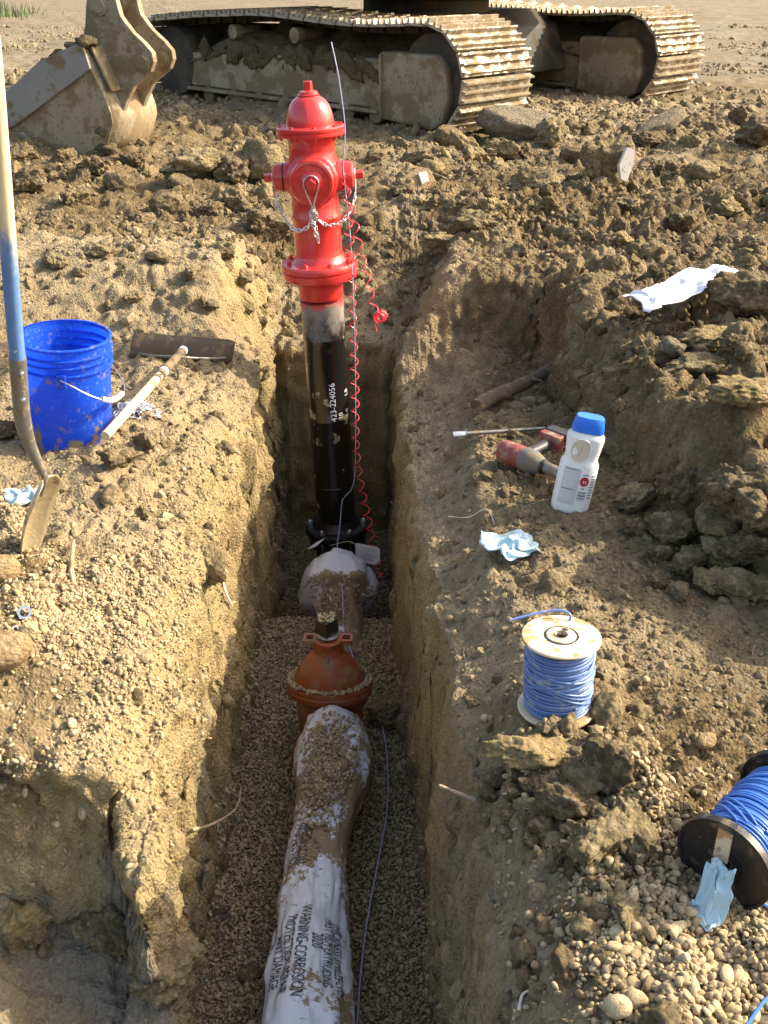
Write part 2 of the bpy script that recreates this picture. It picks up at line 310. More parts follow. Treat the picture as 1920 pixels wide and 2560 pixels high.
# ------------------------------------------------------------------ mesh helpers
def link(o, parent=None):
    COL.objects.link(o)
    if parent is not None: o.parent = parent
    return o
class MB:
    def __init__(s): s.v = []; s.f = []
    def add(s, vs, fs, mx=None):
        n = len(s.v)
        for p in vs:
            p = Vector(p); s.v.append(tuple(mx @ p if mx is not None else p))
        s.f += [tuple(i + n for i in f) for f in fs]; return s
    def lathe(s, prof, seg=32, mx=None, ey=1.0, flute=None, cap=True):
        vs, fs = [], []
        for r, z in prof:
            for k in range(seg):
                a = 2 * math.pi * k / seg
                q = r * (flute(a, z) if flute else 1.0)
                vs.append((q * math.cos(a), q * math.sin(a) * ey, z))
        for i in range(len(prof) - 1):
            for k in range(seg):
                k2 = (k + 1) % seg
                fs.append((i * seg + k, i * seg + k2, (i + 1) * seg + k2, (i + 1) * seg + k))
        if cap and prof[0][0] > 1e-6: fs.append(tuple(reversed(range(seg))))
        if cap and prof[-1][0] > 1e-6: fs.append(tuple((len(prof) - 1) * seg + k for k in range(seg)))
        return s.add(vs, fs, mx)
    def tube(s, pts, r, seg=8, closed=False, mx=None, flat=1.0):
        pts = [Vector(p) for p in pts]; n = len(pts)
        rs = r if isinstance(r, (list, tuple)) else [r] * n
        vs, fs = [], []; up = None
        for i, p in enumerate(pts):
            a = pts[(i - 1) % n] if (closed or i > 0) else p
            b = pts[(i + 1) % n] if (closed or i < n - 1) else p
            t = (b - a).normalized()
            if up is None:
                up = t.orthogonal().normalized()
            up = (up - t * up.dot(t))
            up = up.normalized() if up.length > 1e-6 else t.orthogonal().normalized()
            w = t.cross(up)
            for k in range(seg):
                g = 2 * math.pi * k / seg
                vs.append(p + (up * math.cos(g) + w * math.sin(g) * flat) * rs[i])
        m = n if closed else n - 1
        for i in range(m):
            j = (i + 1) % n
            for k in range(seg):
                k2 = (k + 1) % seg
                fs.append((i * seg + k, i * seg + k2, j * seg + k2, j * seg + k))
        if not closed:
            fs.append(tuple(reversed(range(seg)))); fs.append(tuple((n - 1) * seg + k for k in range(seg)))
        return s.add(vs, fs, mx)
    def box(s, c, d, mx=None, ch=0.0):      # centre, size, optional chamfer on the four upright edges
        hx, hy, hz = d[0] / 2, d[1] / 2, d[2] / 2
        if ch <= 0: o = [(-hx, -hy), (hx, -hy), (hx, hy), (-hx, hy)]
        else: o = [(-hx + ch, -hy), (hx - ch, -hy), (hx, -hy + ch), (hx, hy - ch), (hx - ch, hy), (-hx + ch, hy), (-hx, hy - ch), (-hx, -hy + ch)]
        m = Matrix.Translation(c)
        return s.prism(o, -hz, hz, (mx @ m) if mx is not None else m)
    def prism(s, o, z0, z1, mx=None):
        n = len(o); vs = [(x, y, z0) for x, y in o] + [(x, y, z1) for x, y in o]
        fs = [tuple(reversed(range(n))), tuple(range(n, 2 * n))] + [(k, (k + 1) % n, n + (k + 1) % n, n + k) for k in range(n)]
        return s.add(vs, fs, mx)
    def mesh(s, name, mat, smooth=35):
        me = bpy.data.meshes.new(name); me.from_pydata(s.v, [], s.f); me.update()
        bm = bmesh.new(); bm.from_mesh(me); bmesh.ops.recalc_face_normals(bm, faces=bm.faces); bm.to_mesh(me); bm.free()
        if smooth:
            for p in me.polygons: p.use_smooth = True
            me.set_sharp_from_angle(angle=R(smooth))
        if mat is not None: me.materials.append(mat)
        return me
    def build(s, name, mat, parent=None, smooth=35, bevel=0.0):
        o = link(bpy.data.objects.new(name, s.mesh(name, mat, smooth)), parent)
        if bevel:
            b = o.modifiers.new('bevel', 'BEVEL'); b.width = bevel; b.segments = 2; b.limit_method = 'ANGLE'; b.angle_limit = R(40)
        return o
def from_mesh(name, me, parent=None, mx=None):
    o = link(bpy.data.objects.new(name, me), parent)
    if mx is not None: o.matrix_local = mx
    return o
def tag(o, label, cat, group=None):
    o['label'] = label; o['category'] = cat
    if group: o['group'] = group
    return o
def thing(name, label, cat, loc=(0, 0, 0), rot=(0, 0, 0), group=None):
    o = link(bpy.data.objects.new(name, None)); o.empty_display_size = 0.1
    o.location = loc; o.rotation_euler = rot
    return tag(o, label, cat, group)
def catmull(pts, n=8, closed=False):
    pts = [Vector(p) for p in pts]; out = []; m = len(pts)
    for i in range(m - 1):
        p0 = pts[max(i - 1, 0)]; p1 = pts[i]; p2 = pts[i + 1]; p3 = pts[min(i + 2, m - 1)]
        for k in range(n):
            t = k / n
            out.append(0.5 * ((2 * p1) + (p2 - p0) * t + (2 * p0 - 5 * p1 + 4 * p2 - p3) * t * t + (3 * p1 - p0 - 3 * p2 + p3) * t ** 3))
    out.append(pts[-1]); return out
def helix_on(path, r, pitch, seg_turn=14, phase=0.0, rfun=None):
    path = [Vector(p) for p in path]; out = []; s = 0.0
    for i in range(len(path) - 1):
        a, b = path[i], path[i + 1]; L = (b - a).length
        if L < 1e-6: continue
        t = (b - a) / L; u = Vector((1, 0, 0)); u = (u - t * u.dot(t)).normalized(); w = t.cross(u)
        n = max(1, int(L / pitch * seg_turn))
        for k in range(n):
            q = a.lerp(b, k / n); ang = 2 * math.pi * (s + L * k / n) / pitch + phase
            rr = r if rfun is None else r * rfun(s + L * k / n)
            out.append(q + (u * math.cos(ang) + w * math.sin(ang)) * rr)
        s += L
    return out
def resample(pts, step):
    pts = [Vector(p) for p in pts]; out = [pts[0]]; acc = 0.0
    for a, b in zip(pts, pts[1:]):
        L = (b - a).length; d = step - acc
        while d <= L:
            out.append(a.lerp(b, d / L)); d += step
        acc = L - (d - step)
    return out
def text_shape(txt, size, align='LEFT'):
    cu = bpy.data.curves.new('text', 'FONT'); cu.body = txt; cu.size = size; cu.align_x = align; cu.resolution_u = 3
    o = bpy.data.objects.new('text', cu); COL.objects.link(o)
    dg = bpy.context.evaluated_depsgraph_get()
    me = bpy.data.meshes.new_from_object(o.evaluated_get(dg))
    bm = bmesh.new(); bm.from_mesh(me); bmesh.ops.triangulate(bm, faces=bm.faces)
    for _ in range(3):
        es = [e for e in bm.edges if e.calc_length() > size * 0.22]
        if not es: break
        bmesh.ops.subdivide_edges(bm, edges=es, cuts=1); bmesh.ops.triangulate(bm, faces=bm.faces)
    vs = [v.co.copy() for v in bm.verts]; fs = [tuple(v.index for v in f.verts) for f in bm.faces]
    bm.free(); bpy.data.objects.remove(o); bpy.data.curves.remove(cu); bpy.data.meshes.remove(me)
    return vs, fs

# ------------------------------------------------------------------ the ground: one sheet with the trench cut into it
def wob(y, seed, f=1.6):
    return fbm(np.stack([y * f, y * 0 + seed * 3.7, y * 0 + 0.5], 1), 3, seed)
def top_surface(x, y):
    z = np.zeros_like(x)
    # left bank: rises to a low mound beyond the bucket, then falls into the churned yard
    mound = 0.27 * sstep(3.75, 4.75, y) - 0.11 * sstep(4.9, 5.5, y) + 0.06 * sstep(6.0, 7.6, y)
    left = mound + 0.06 * sstep(-1.15, -1.7, x) * (1 - sstep(4, 5, y))
    left = left - (0.08 * sstep(-0.95, -0.50, x) + 0.10 * sstep(-0.64, -0.50, x)) * (1 - sstep(3.9, 4.6, y)) - 0.05 * sstep(1.95, 1.55, y)
    # right bank: a dug-out shelf beside the trench, higher bank behind and to the right of it
    xb = np.interp(y, [0.8, 1.2, 1.6, 2.2, 2.6, 3.0, 3.6, 4.4], [1.55, 1.40, 1.22, 0.98, 0.84, 0.76, 0.70, 0.66])
    xb = xb + 0.10 * wob(y, 5, 2.2)
    up = np.maximum(sstep(-0.06, 0.09, x - xb), sstep(4.12, 4.40, y + 0.12 * wob(x, 9, 2.5) + 0.35 * np.clip(0.25 - x, 0, .3)))
    bank = 0.19 + 0.11 * sstep(1.7, 2.3, y) * (1 - sstep(4.0, 5.2, y)); right = 0.02 + bank * up
    right = right - 0.15 * (1 - sstep(0.10, 0.36, x)) * (1 - sstep(3.9, 4.6, y)) - 0.05 * sstep(2.7, 3.6, y) * (1 - up)
    right = right + 0.05 * np.exp(-(((x - 0.55) / 0.25) ** 2 + ((y - 1.12) / 0.22) ** 2))
    right = right + 0.05 * np.exp(-(((x - 0.30) / 0.12) ** 2 + ((y - 1.50) / 0.14) ** 2))
    z = np.where(x < -0.2, left, right)
    k = sstep(-0.45, 0.05, x); z = left * (1 - k) + right * k
    # ramp of loose fill rising behind the hydrant
    cx = -0.22 + 0.10 * (y - 4.6); half = 0.40 + 0.10 * sstep(4.7, 5.8, y)
    ramp = -0.25 + 0.42 * np.clip((y - 4.6) / 1.15, 0, 1)
    inside = (1 - sstep(half - 0.10, half + 0.16, np.abs(x - cx))) * sstep(3.9, 4.55, y) * (1 - sstep(5.3, 6.1, y))
    z = z * (1 - inside) + np.minimum(z, ramp) * inside
    return z
TR_L, TR_R = -0.525, 0.100
def height(x, y):
    z = top_surface(x, y)
    # trench
    xl = TR_L + 0.035 * wob(y, 1, 1.9) + 0.030 * wob(y, 12, 7.0) + 0.045 * sstep(2.4, 1.6, y); xr = TR_R + 0.03 * wob(y, 2, 1.7) + 0.028 * wob(y, 13, 7.5) + 0.07 * sstep(2.8, 1.5, y) - 0.03 * sstep(2.8, 3.4, y)
    fl = -0.965 - 0.20 * sstep(3.50, 3.62, y + 0.05 * wob(x, 4, 6))
    m = sstep(xl - 0.020, xl + 0.032, x) * (1 - sstep(xr - 0.024, xr + 0.024, x)) * (1 - sstep(4.60, 4.70, y + 0.06 * wob(x, 3, 4)))
    # the pit at the near left, where the bank ends
    e = 1.44 + 0.20 * sstep(-0.50, -0.57, x) + 0.05 * wob(x, 6, 4)
    pit = (1 - sstep(e - 0.050, e + 0.015, y)) * (1 - sstep(xl - 0.02, xl + 0.05, x))
    pf = -0.47 - 0.55 * np.clip(1.62 - y, 0, 0.5) - 0.06 * sstep(-0.66, -0.52, x) + 0.09 * sstep(-0.74, -0.86, x)
    z = z * (1 - pit) + pf * pit
    z = z * (1 - m) + fl * m
    return z, m, pit

def cat_steps(*parts):
    out = []
    for a, b, st in parts: out += list(np.arange(a, b - st * 0.5, st))
    return np.array(out)
us = cat_steps((-2.5, -1.2, 0.02), (-1.2, -0.62, 0.0095), (-0.61, -0.43, 0.0012), (-0.43, 0.03, 0.015), (0.03, 0.215, 0.0014), (0.215, 1.2, 0.0095), (1.2, 2.52, 0.02))
ys = np.concatenate([cat_steps((-4, 0.8, 0.2), (0.8, 1.36, 0.011), (1.36, 1.70, 0.0019), (1.70, 4.54, 0.0098), (4.54, 4.74, 0.003), (4.78, 6.4, 0.013), (6.4, 11.5, 0.028)), 11.5 + np.cumsum(0.03 * 1.075 ** np.arange(74))])
NU, NY = len(us), len(ys)
spread = 1 + 2.6 * np.clip((ys - 4.9) / 8.0, 0, None) + 1.2 * np.clip((ys - 14) / 8, 0, None)
X = us[None, :] * spread[:, None]; Y = np.repeat(ys[:, None], NU, 1)
Z, MASK, PIT = height(X.ravel(), Y.ravel())
Z = Z.reshape(NY, NU)
far = sstep(9, 16, Y)
Z = Z + 0.5 * sstep(18, 60, Y) * 0
gy_, gx_ = np.gradient(Z, ys, axis=0), np.zeros_like(Z)
for j in range(NY): gx_[j] = np.gradient(Z[j], X[j])
N = np.stack([-gx_, -gy_, np.ones_like(Z)], -1); N /= np.linalg.norm(N, axis=-1, keepdims=True)
V = np.stack([X, Y, Z], -1).reshape(-1, 3); N = N.reshape(-1, 3)
xf, yf = V[:, 0], V[:, 1]
steep = 1 - np.clip(N[:, 2], 0, 1)
floor_m = MASK * (1 - steep)
near = 1 - sstep(5.5, 9.0, yf)
rough_zone = 0.75 + 0.9 * np.exp(-(((xf - 0.42) / 0.22) ** 2 + ((yf - 1.48) / 0.22) ** 2)) + 0.8 * sstep(0.0, 0.2, xf - np.interp(yf, [1, 2.2, 3.0, 4.4], [1.3, 0.85, 0.66, 0.6])) * near
rough_zone = rough_zone + 0.7 * sstep(4.3, 5.2, yf) * (1 - sstep(9, 14, yf)) - 0.35 * np.exp(-(((xf - 0.62) / 0.3) ** 2 + ((yf - 1.85) / 0.2) ** 2))
rough_zone = rough_zone + 0.55 * sstep(0.15, 0.35, xf) * sstep(2.5, 3.0, yf) * (1 - sstep(5.5, 6.5, yf))
rough_zone = rough_zone + 0.15 * ((xf < -0.45) & (yf < 4.5)) * (1 - PIT)
amp = rough_zone * (1 - 0.85 * np.clip(floor_m * 1.4, 0, 1)) * (1 - 0.75 * far.ravel())
d = 0.050 * fbm(V * 2.4, 3, 21) + 0.050 * (billow(V * 6.5, 3, 31) - 0.25) + 0.022 * (billow(V * 19, 3, 41) - 0.25)
w1, _ = worley(V * np.array([9, 9, 9]), 3); w2, id2 = worley(V * 24.0, 8)
clodsel = sstep(0.0, 0.5, fbm(V * 1.7, 3, 77) + 0.12)
d = d + 0.050 * (0.55 - np.clip(w1, 0, 1)) * clodsel + 0.020 * (0.5 - np.clip(w2, 0, 1)) * (0.4 + clodsel) * (1 - 0.8 * sstep(6, 9, yf))
d = d + (0.007 * vnoise(V * 62, 51) + 0.006 * np.abs(vnoise(V * 95, 52))) * near
# spade and bucket-tooth scoring on the cut faces
groove = vnoise(np.stack([xf * 26, yf * 26, V[:, 2] * 3.0], 1), 61)
d = d * (1 - 0.45 * np.clip(steep * 1.3, 0, 1)) + (0.024 * groove * (1 - 0.9 * PIT) + 0.030 * (billow(V * np.array([7, 7, 4.5]), 3, 63) - 0.25) + 0.028 * (billow(V * np.array([15, 15, 10]), 3, 64, 0.6) - 0.25) + 0.018 * vnoise(V * np.array([4, 4, 22]), 66) + 0.020 * (billow(V * np.array([36, 36, 24]), 2, 67, 0.6) - 0.25) - 0.030 * sstep(0.10, 0.0, np.abs(vnoise(V * np.array([6, 6, 4]) + 3, 68))) * sstep(-0.1, 0.4, vnoise(V * 2.5, 69))) * np.clip(steep * 1.2, 0, 1) * near
# slumped blocks in the pit
wb, _ = worley(V * np.array([5.0, 5.0, 6.5]), 15)
d = d + PIT * (0.13 * (0.5 - np.clip(wb, 0, 1)) + 0.05 * (billow(V * 9, 3, 91) - 0.25))
dm = d * amp
V = V + N * dm[:, None] * np.array([1, 1, 1.0])
# tyre ruts and ridges in the yard beyond
V[:, 2] += (0.07 * fbm(V * np.array([1.1, 0.8, 0]), 4, 71) + 0.05 * billow(V * np.array([2.6, 1.8, 0]), 3, 72) + 0.07 * billow(V * np.array([0.9, 1.6, 0]), 4, 73) * sstep(9, 12, yf)) * sstep(5.0, 6.5, yf) * (1 - 0.3 * sstep(9, 30, yf))
# soil kinds: ochre clay on cut faces, damp clods with painted pebble-gap shade, grey gley
fz = V[:, 2]
och = 0.05 + 0.62 * sstep(0.15, 0.7, steep) * near + 0.35 * ((xf < -0.45) & (xf > -0.75)) * sstep(3.9, 3.3, yf) + 0.25 * fbm(V * 1.3, 3, 5)
damp = 0.12 + 0.52 * sstep(0.15, 0.45, xf) * near * (1 - 0.45 * sstep(1.7, 1.95, yf) * sstep(2.25, 2.0, yf)) + 0.30 * sstep(4.7, 5.3, yf) + 0.28 * sstep(4.9, 5.4, yf) * sstep(9.5, 8.0, yf) * sstep(0.2, -0.3, xf) + 0.30 * sstep(9.5, 12, yf) - 0.12 * sstep(0.66, 0.9, xf) * sstep(3.2, 3.6, yf)
damp = damp + 0.55 * MASK * sstep(0.7, 0.2, steep) + 0.10 * ((xf < -0.5) & (yf < 4.9)) * fbm(V * 5.0, 3, 55) * 3 + 0.34 * sstep(-0.60, -0.70, xf) * sstep(2.9, 2.3, yf) * (1 - PIT)  # last term darkens the left gravel soil, painting shade into the pebble gaps
gley = 0.08 + 0.75 * PIT * sstep(-0.15, -0.45, fz) * 0.75 + 0.25 * MASK + 0.58 * sstep(10, 14, yf) + 0.35 * ((xf < -0.45) & (xf > -0.62) & (fz < -0.25) & (yf < 2.4))
soil = np.clip(np.stack([och, damp, gley, np.ones_like(och)], 1), 0, 1.2).astype(np.float32)

idx = np.arange(NY * NU).reshape(NY, NU)
quads = np.stack([idx[:-1, :-1], idx[:-1, 1:], idx[1:, 1:], idx[1:, :-1]], -1).reshape(-1, 4)
me = bpy.data.meshes.new('ground')
me.vertices.add(len(V)); me.vertices.foreach_set('co', V.astype(np.float32).ravel())
me.loops.add(quads.size); me.loops.foreach_set('vertex_index', quads.ravel().astype(np.int32))
me.polygons.add(len(quads)); me.polygons.foreach_set('loop_start', (np.arange(len(quads)) * 4).astype(np.int32)); me.polygons.foreach_set('loop_total', np.full(len(quads), 4, np.int32))
me.update(calc_edges=True)
at = me.attributes.new('soil', 'FLOAT_COLOR', 'POINT'); at.data.foreach_set('color', soil.ravel())
me.polygons.foreach_set('use_smooth', np.ones(len(quads), bool))
me.materials.append(M['soil'])
ground = link(bpy.data.objects.new('ground', me)); ground['kind'] = 'structure'
ground['label'] = 'dug brown clay ground with a narrow trench cut through it'

sel = (ys[:-1] > 0.6) & (ys[:-1] < 13)
qs = quads.reshape(NY - 1, NU - 1, 4)[sel].reshape(-1, 4)
lo_i = qs.min(); bv_v = V[lo_i:qs.max() + 1]
BVH = BVHTree.FromPolygons([Vector(p) for p in bv_v], [tuple(int(i - lo_i) for i in q) for q in qs])
def gz(x, y, top=2.0):
    h = BVH.ray_cast(Vector((x, y, top)), Vector((0, 0, -1)))
    return h[0].z if h[0] is not None else 0.2
def on(px, py, z=0.0, it=4):                # where a pixel's ray meets the ground
    r = ray(px, py); h = BVH.ray_cast(Vector((0, 0, CAM_Z)), r.normalized())
    return h[0] if h[0] is not None else P(px, py, z)

# ------------------------------------------------------------------ loose gravel and crumbs (nobody could count them)
def noisy_ico(sub, seed, rough=0.25, freq=1.6, flat=(1, 1, 1), planes=0):
    bm = bmesh.new(); bmesh.ops.create_icosphere(bm, subdivisions=sub, radius=1.0)
    co = np.array([v.co[:] for v in bm.verts]); fs = [tuple(v.index for v in f.verts) for f in bm.faces]; bm.free()
    g = np.random.default_rng(seed)
    for _ in range(planes):
        n = g.normal(size=3); n /= np.linalg.norm(n); dist = g.uniform(0.5, 0.85)
        k = co @ n; co = co - np.maximum(k - dist, 0)[:, None] * n[None, :]
    u = co / np.linalg.norm(co, axis=1, keepdims=True)
    k = 1 + rough * fbm(u * freq + seed * 3.1, 4, seed) + rough * 0.6 * (billow(u * freq * 2.6 + seed, 3, seed + 5) - 0.25)
    co = co * k[:, None] * np.array(flat)[None, :]
    return co, fs
def plain_mesh(name, co, fs, mat, smooth=True):
    me = bpy.data.meshes.new(name); me.from_pydata([tuple(c) for c in co], [], fs); me.update()
    me.polygons.foreach_set('use_smooth', np.full(len(fs), smooth)); me.materials.append(mat); return me
def protos(name, n, sub, mat, rough, flat, seed, planes=0, smooth=True):
    c = bpy.data.collections.new(name)
    for k in range(n):
        g = random.Random(seed + k)
        fl = tuple(f * g.uniform(0.78, 1.22) for f in flat)
        co, fs = noisy_ico(sub, seed + k, rough, 1.3, fl, planes)
        c.objects.link(bpy.data.objects.new(name, plain_mesh(name, co, fs, mat, smooth)))
    return c
def scatter(name, label, pts, scl, tone, coll, seed=1):
    g = np.random.default_rng(seed); n = len(pts)
    me = bpy.data.meshes.new(name); me.vertices.add(n); me.vertices.foreach_set('co', np.asarray(pts, np.float32).ravel())
    for nm, ty, key, arr in (('turn', 'FLOAT_VECTOR', 'vector', g.uniform(0, 6.28, (n, 3)) * np.array([0.18, 0.18, 1.0])), ('size', 'FLOAT', 'value', scl), ('tone', 'FLOAT_VECTOR', 'vector', tone)):
        a = me.attributes.new(nm, ty, 'POINT'); a.data.foreach_set(key, np.asarray(arr, np.float32).ravel())
    a = me.attributes.new('pick', 'INT', 'POINT'); a.data.foreach_set('value', g.integers(0, len(coll.objects), n).astype(np.int32))
    o = link(bpy.data.objects.new(name, me)); o['kind'] = 'stuff'; o['label'] = label
    ng = bpy.data.node_groups.new(name, 'GeometryNodeTree')
    ng.interface.new_socket('Geometry', in_out='INPUT', socket_type='NodeSocketGeometry'); ng.interface.new_socket('Geometry', in_out='OUTPUT', socket_type='NodeSocketGeometry')
    nd = ng.nodes; li = nd.new('NodeGroupInput'); lo = nd.new('NodeGroupOutput')
    ci = nd.new('GeometryNodeCollectionInfo'); ci.inputs[0].default_value = coll; ci.inputs['Separate Children'].default_value = True; ci.inputs['Reset Children'].default_value = True
    ip = nd.new('GeometryNodeInstanceOnPoints'); ip.inputs['Pick Instance'].default_value = True
    def attr(nm, ty):
        a = nd.new('GeometryNodeInputNamedAttribute'); a.data_type = ty; a.inputs[0].default_value = nm
        return [s for s in a.outputs if s.enabled][0]
    L = ng.links.new
    L(li.outputs[0], ip.inputs['Points']); L(ci.outputs[0], ip.inputs['Instance'])
    L(attr('pick', 'INT'), ip.inputs['Instance Index']); L(attr('turn', 'FLOAT_VECTOR'), ip.inputs['Rotation']); L(attr('size', 'FLOAT'), ip.inputs['Scale'])
    L(ip.outputs[0], lo.inputs[0])
    md = o.modifiers.new('scatter', 'NODES'); md.node_group = ng
    return o
Vg = V.reshape(NY, NU, 3)
def sample_ground(n, dens, seed, ymax=9.0):  # random points on the sheet, density dens(x, y, z, steepness) per area
    g = np.random.default_rng(seed)
    rows = np.where((ys > 0.7) & (ys < ymax))[0]; A = Vg[rows[0]:rows[-1] + 1]
    e1 = A[:-1, 1:] - A[:-1, :-1]; e2 = A[1:, :-1] - A[:-1, :-1]; cr = np.cross(e1, e2); area = np.linalg.norm(cr, axis=-1)
    cen = A[:-1, :-1]; nz = cr[..., 2] / np.maximum(area, 1e-9)
    w = (area * dens(cen[..., 0], cen[..., 1], cen[..., 2], 1 - np.clip(nz, 0, 1))).ravel(); w = np.maximum(w, 0)
    c = np.cumsum(w); pick = np.searchsorted(c, g.uniform(0, c[-1], n))
    a = g.uniform(0, 1, (n, 1)); b = g.uniform(0, 1, (n, 1))
    return cen.reshape(-1, 3)[pick] + e1.reshape(-1, 3)[pick] * a + e2.reshape(-1, 3)[pick] * b, cr.reshape(-1, 3)[pick] / np.maximum(area.ravel()[pick], 1e-9)[:, None]
def tones(n, seed, dark=0.25):
    g = np.random.default_rng(seed); t = np.zeros((n, 3)); t[:, 0] = g.beta(1.6, 1.6, n); t[:, 1] = (g.uniform(0, 1, n) < dark) * g.uniform(0.3, 0.9, n); return t
peb = protos('pebble', 10, 2, M['pebble'], 0.30, (1.15, 0.82, 0.60), 300, planes=2)
crb = protos('crumb', 8, 2, M['crumb'], 0.45, (1.0, 0.85, 0.7), 400, planes=3, smooth=False)
lmp = protos('lump', 8, 4, M['lump'], 0.55, (1.0, 0.9, 0.75), 450, planes=6)
inview = lambda x, y: (np.abs(x) < 0.42 * y + 0.15)
# bedding gravel over the trench floor
def dfl(x, y, z, s): return ((z < -0.80) & (x > -0.56) & (x < 0.19) & (y > 1.3)) * (1.0 - 0.35 * (y > 3.5)) * (s < 0.6)
p1, n1 = sample_ground(52000, dfl, 1)
k1 = RNG.lognormal(-5.62, 0.38, len(p1)); p1 = p1 + n1 * (k1 * 0.25)[:, None] + np.array([0, 0, 1.0]) * (RNG.uniform(0, 0.006, len(p1)))[:, None]
scatter('bedding_gravel', 'brown pea gravel bedding on the trench floor', p1, k1, tones(len(p1), 2, 0.15), peb, 3)
# spilled gravel on the near left bank
nz2 = lambda x, y: vnoise(np.stack([x.ravel() * 5, y.ravel() * 5, x.ravel() * 0], 1), 8).reshape(x.shape)
def dl(x, y, z, s): return np.clip(0.45 + 1.4 * nz2(x * 0.7 + 9, y * 0.7), 0.02, 1.5) * (x < -0.40) * (x > -1.15) * (z > -0.4) * (sstep(2.75, 2.15, y) * sstep(-0.47, -0.62, x) + 0.25 * sstep(3.6, 2.4, y)) * (s < 0.55) * np.clip(0.6 + nz2(x, y), 0.05, 1.6)
p2, n2 = sample_ground(13000, dl, 4); k2 = RNG.lognormal(-5.55, 0.40, len(p2)); p2 = p2 + n2 * (k2 * 0.3)[:, None]
scatter('spilled_gravel', 'spilled tan pea gravel over the left bank beside the trench', p2, k2, tones(len(p2), 5, 0.2), peb, 6)
# heap of cleaner gravel at the near right
def dr(x, y, z, s): return (x > 0.2) * (x < 1.0) * (sstep(1.36, 1.20, y + 0.12 * nz2(x * 1.3, y)) * sstep(0.26, 0.38, x) + 0.05 * sstep(1.9, 1.3, y)) * (s < 0.7)
p3, n3 = sample_ground(16000, dr, 7); k3 = RNG.lognormal(-5.42, 0.40, len(p3)); p3 = p3 + n3 * (k3 * RNG.uniform(0.1, 1.0, len(p3)))[:, None]
scatter('heaped_gravel', 'clean tan pea gravel heaped at the near right', p3, k3, tones(len(p3), 8, 0.06), peb, 9)
# crumbs of broken soil everywhere
def dc(x, y, z, s): return inview(x, y) * (z > -0.75) * np.clip(0.35 + 0.9 * nz2(x * 0.6, y * 0.6) + 0.5 * sstep(4.4, 5.2, y) + 0.6 * sstep(0.15, 0.4, x) + 0.5 * ((x < -0.45) & (y < 4.4)), 0.05, 2.0) * (s < 0.42) / np.maximum(y, 1.2) ** 1.1
p4, n4 = sample_ground(40000, dc, 10, 10.5); k4 = RNG.lognormal(-5.45, 0.62, len(p4)) * (0.8 + 0.10 * p4[:, 1]); k4 = np.minimum(k4, 0.03 + 0.002 * p4[:, 1])
p4 = p4 - n4 * (k4 * 0.12)[:, None]
t4 = tones(len(p4), 11, 0.35); wet_shade = np.clip(0.75 * sstep(0.15, 0.4, p4[:, 0]) * (p4[:, 1] < 4.5) + 0.5 * sstep(4.6, 5.4, p4[:, 1]), 0, 0.8); t4[:, 1] = np.maximum(t4[:, 1], wet_shade * RNG.uniform(0.3, 1.0, len(p4)))  # right and yard crumbs toned darker: damp soil plus painted shadows among the crumbs
scatter('soil_crumbs', 'small crumbs of broken brown soil over the ground', p4, k4, t4, crb, 12)
def dm_(x, y, z, s): return inview(x, y) * (z > -0.3) * ~((x > 0.42) & (y < 1.5)) * (np.clip(nz2(x * 0.5 + 4, y * 0.5) + 0.25, 0, 1.5) * (0.25 + 1.0 * sstep(4.5, 5.3, y) + 1.1 * sstep(0.55, 0.8, x) * (y > 2.0) + 0.5 * ((x > 0.15) & (y < 1.9)))) * (s < 0.6) / np.maximum(y, 1.2) ** 0.8
p7, n7 = sample_ground(5200, dm_, 19, 9.5); k7 = RNG.lognormal(-3.95, 0.45, len(p7)) * (0.7 + 0.11 * p7[:, 1]); p7 = p7 - n7 * (k7 * 0.35)[:, None]
t7 = tones(len(p7), 20, 0.5)
scatter('broken_soil', 'broken lumps of brown soil strewn over the banks and yard', p7, k7, t7, lmp, 23)
# stones left sticking out of the cut faces
p6, n6 = sample_ground(900, lambda x, y, z, s: (s > 0.45) * (y > 1.4) * (y < 4.8) * (np.abs(x) < 0.8) * 1.0, 16); k6 = RNG.lognormal(-5.3, 0.5, len(p6)); p6 = p6 - n6 * (k6 * 0.3)[:, None]
scatter('wall_stones', 'small stones and lumps sticking out of the trench walls', p6, k6, tones(len(p6), 17, 0.3), crb, 18)

def dy_(x, y, z, s): return (y > 9.0) * (np.abs(x) < 0.42 * y + 0.3) * np.clip(0.3 + nz2(x * 0.2, y * 0.2), 0.02, 1.5) / np.maximum(y, 1) ** 1.2
p5, n5 = sample_ground(9000, dy_, 13, 26.0); k5 = RNG.lognormal(-4.0, 0.5, len(p5)); p5 = p5 + n5 * (k5 * 0.1)[:, None]
scatter('yard_rubble', 'scattered rubble and stones over the far yard', p5, k5, tones(len(p5), 14, 0.35), crb, 15)

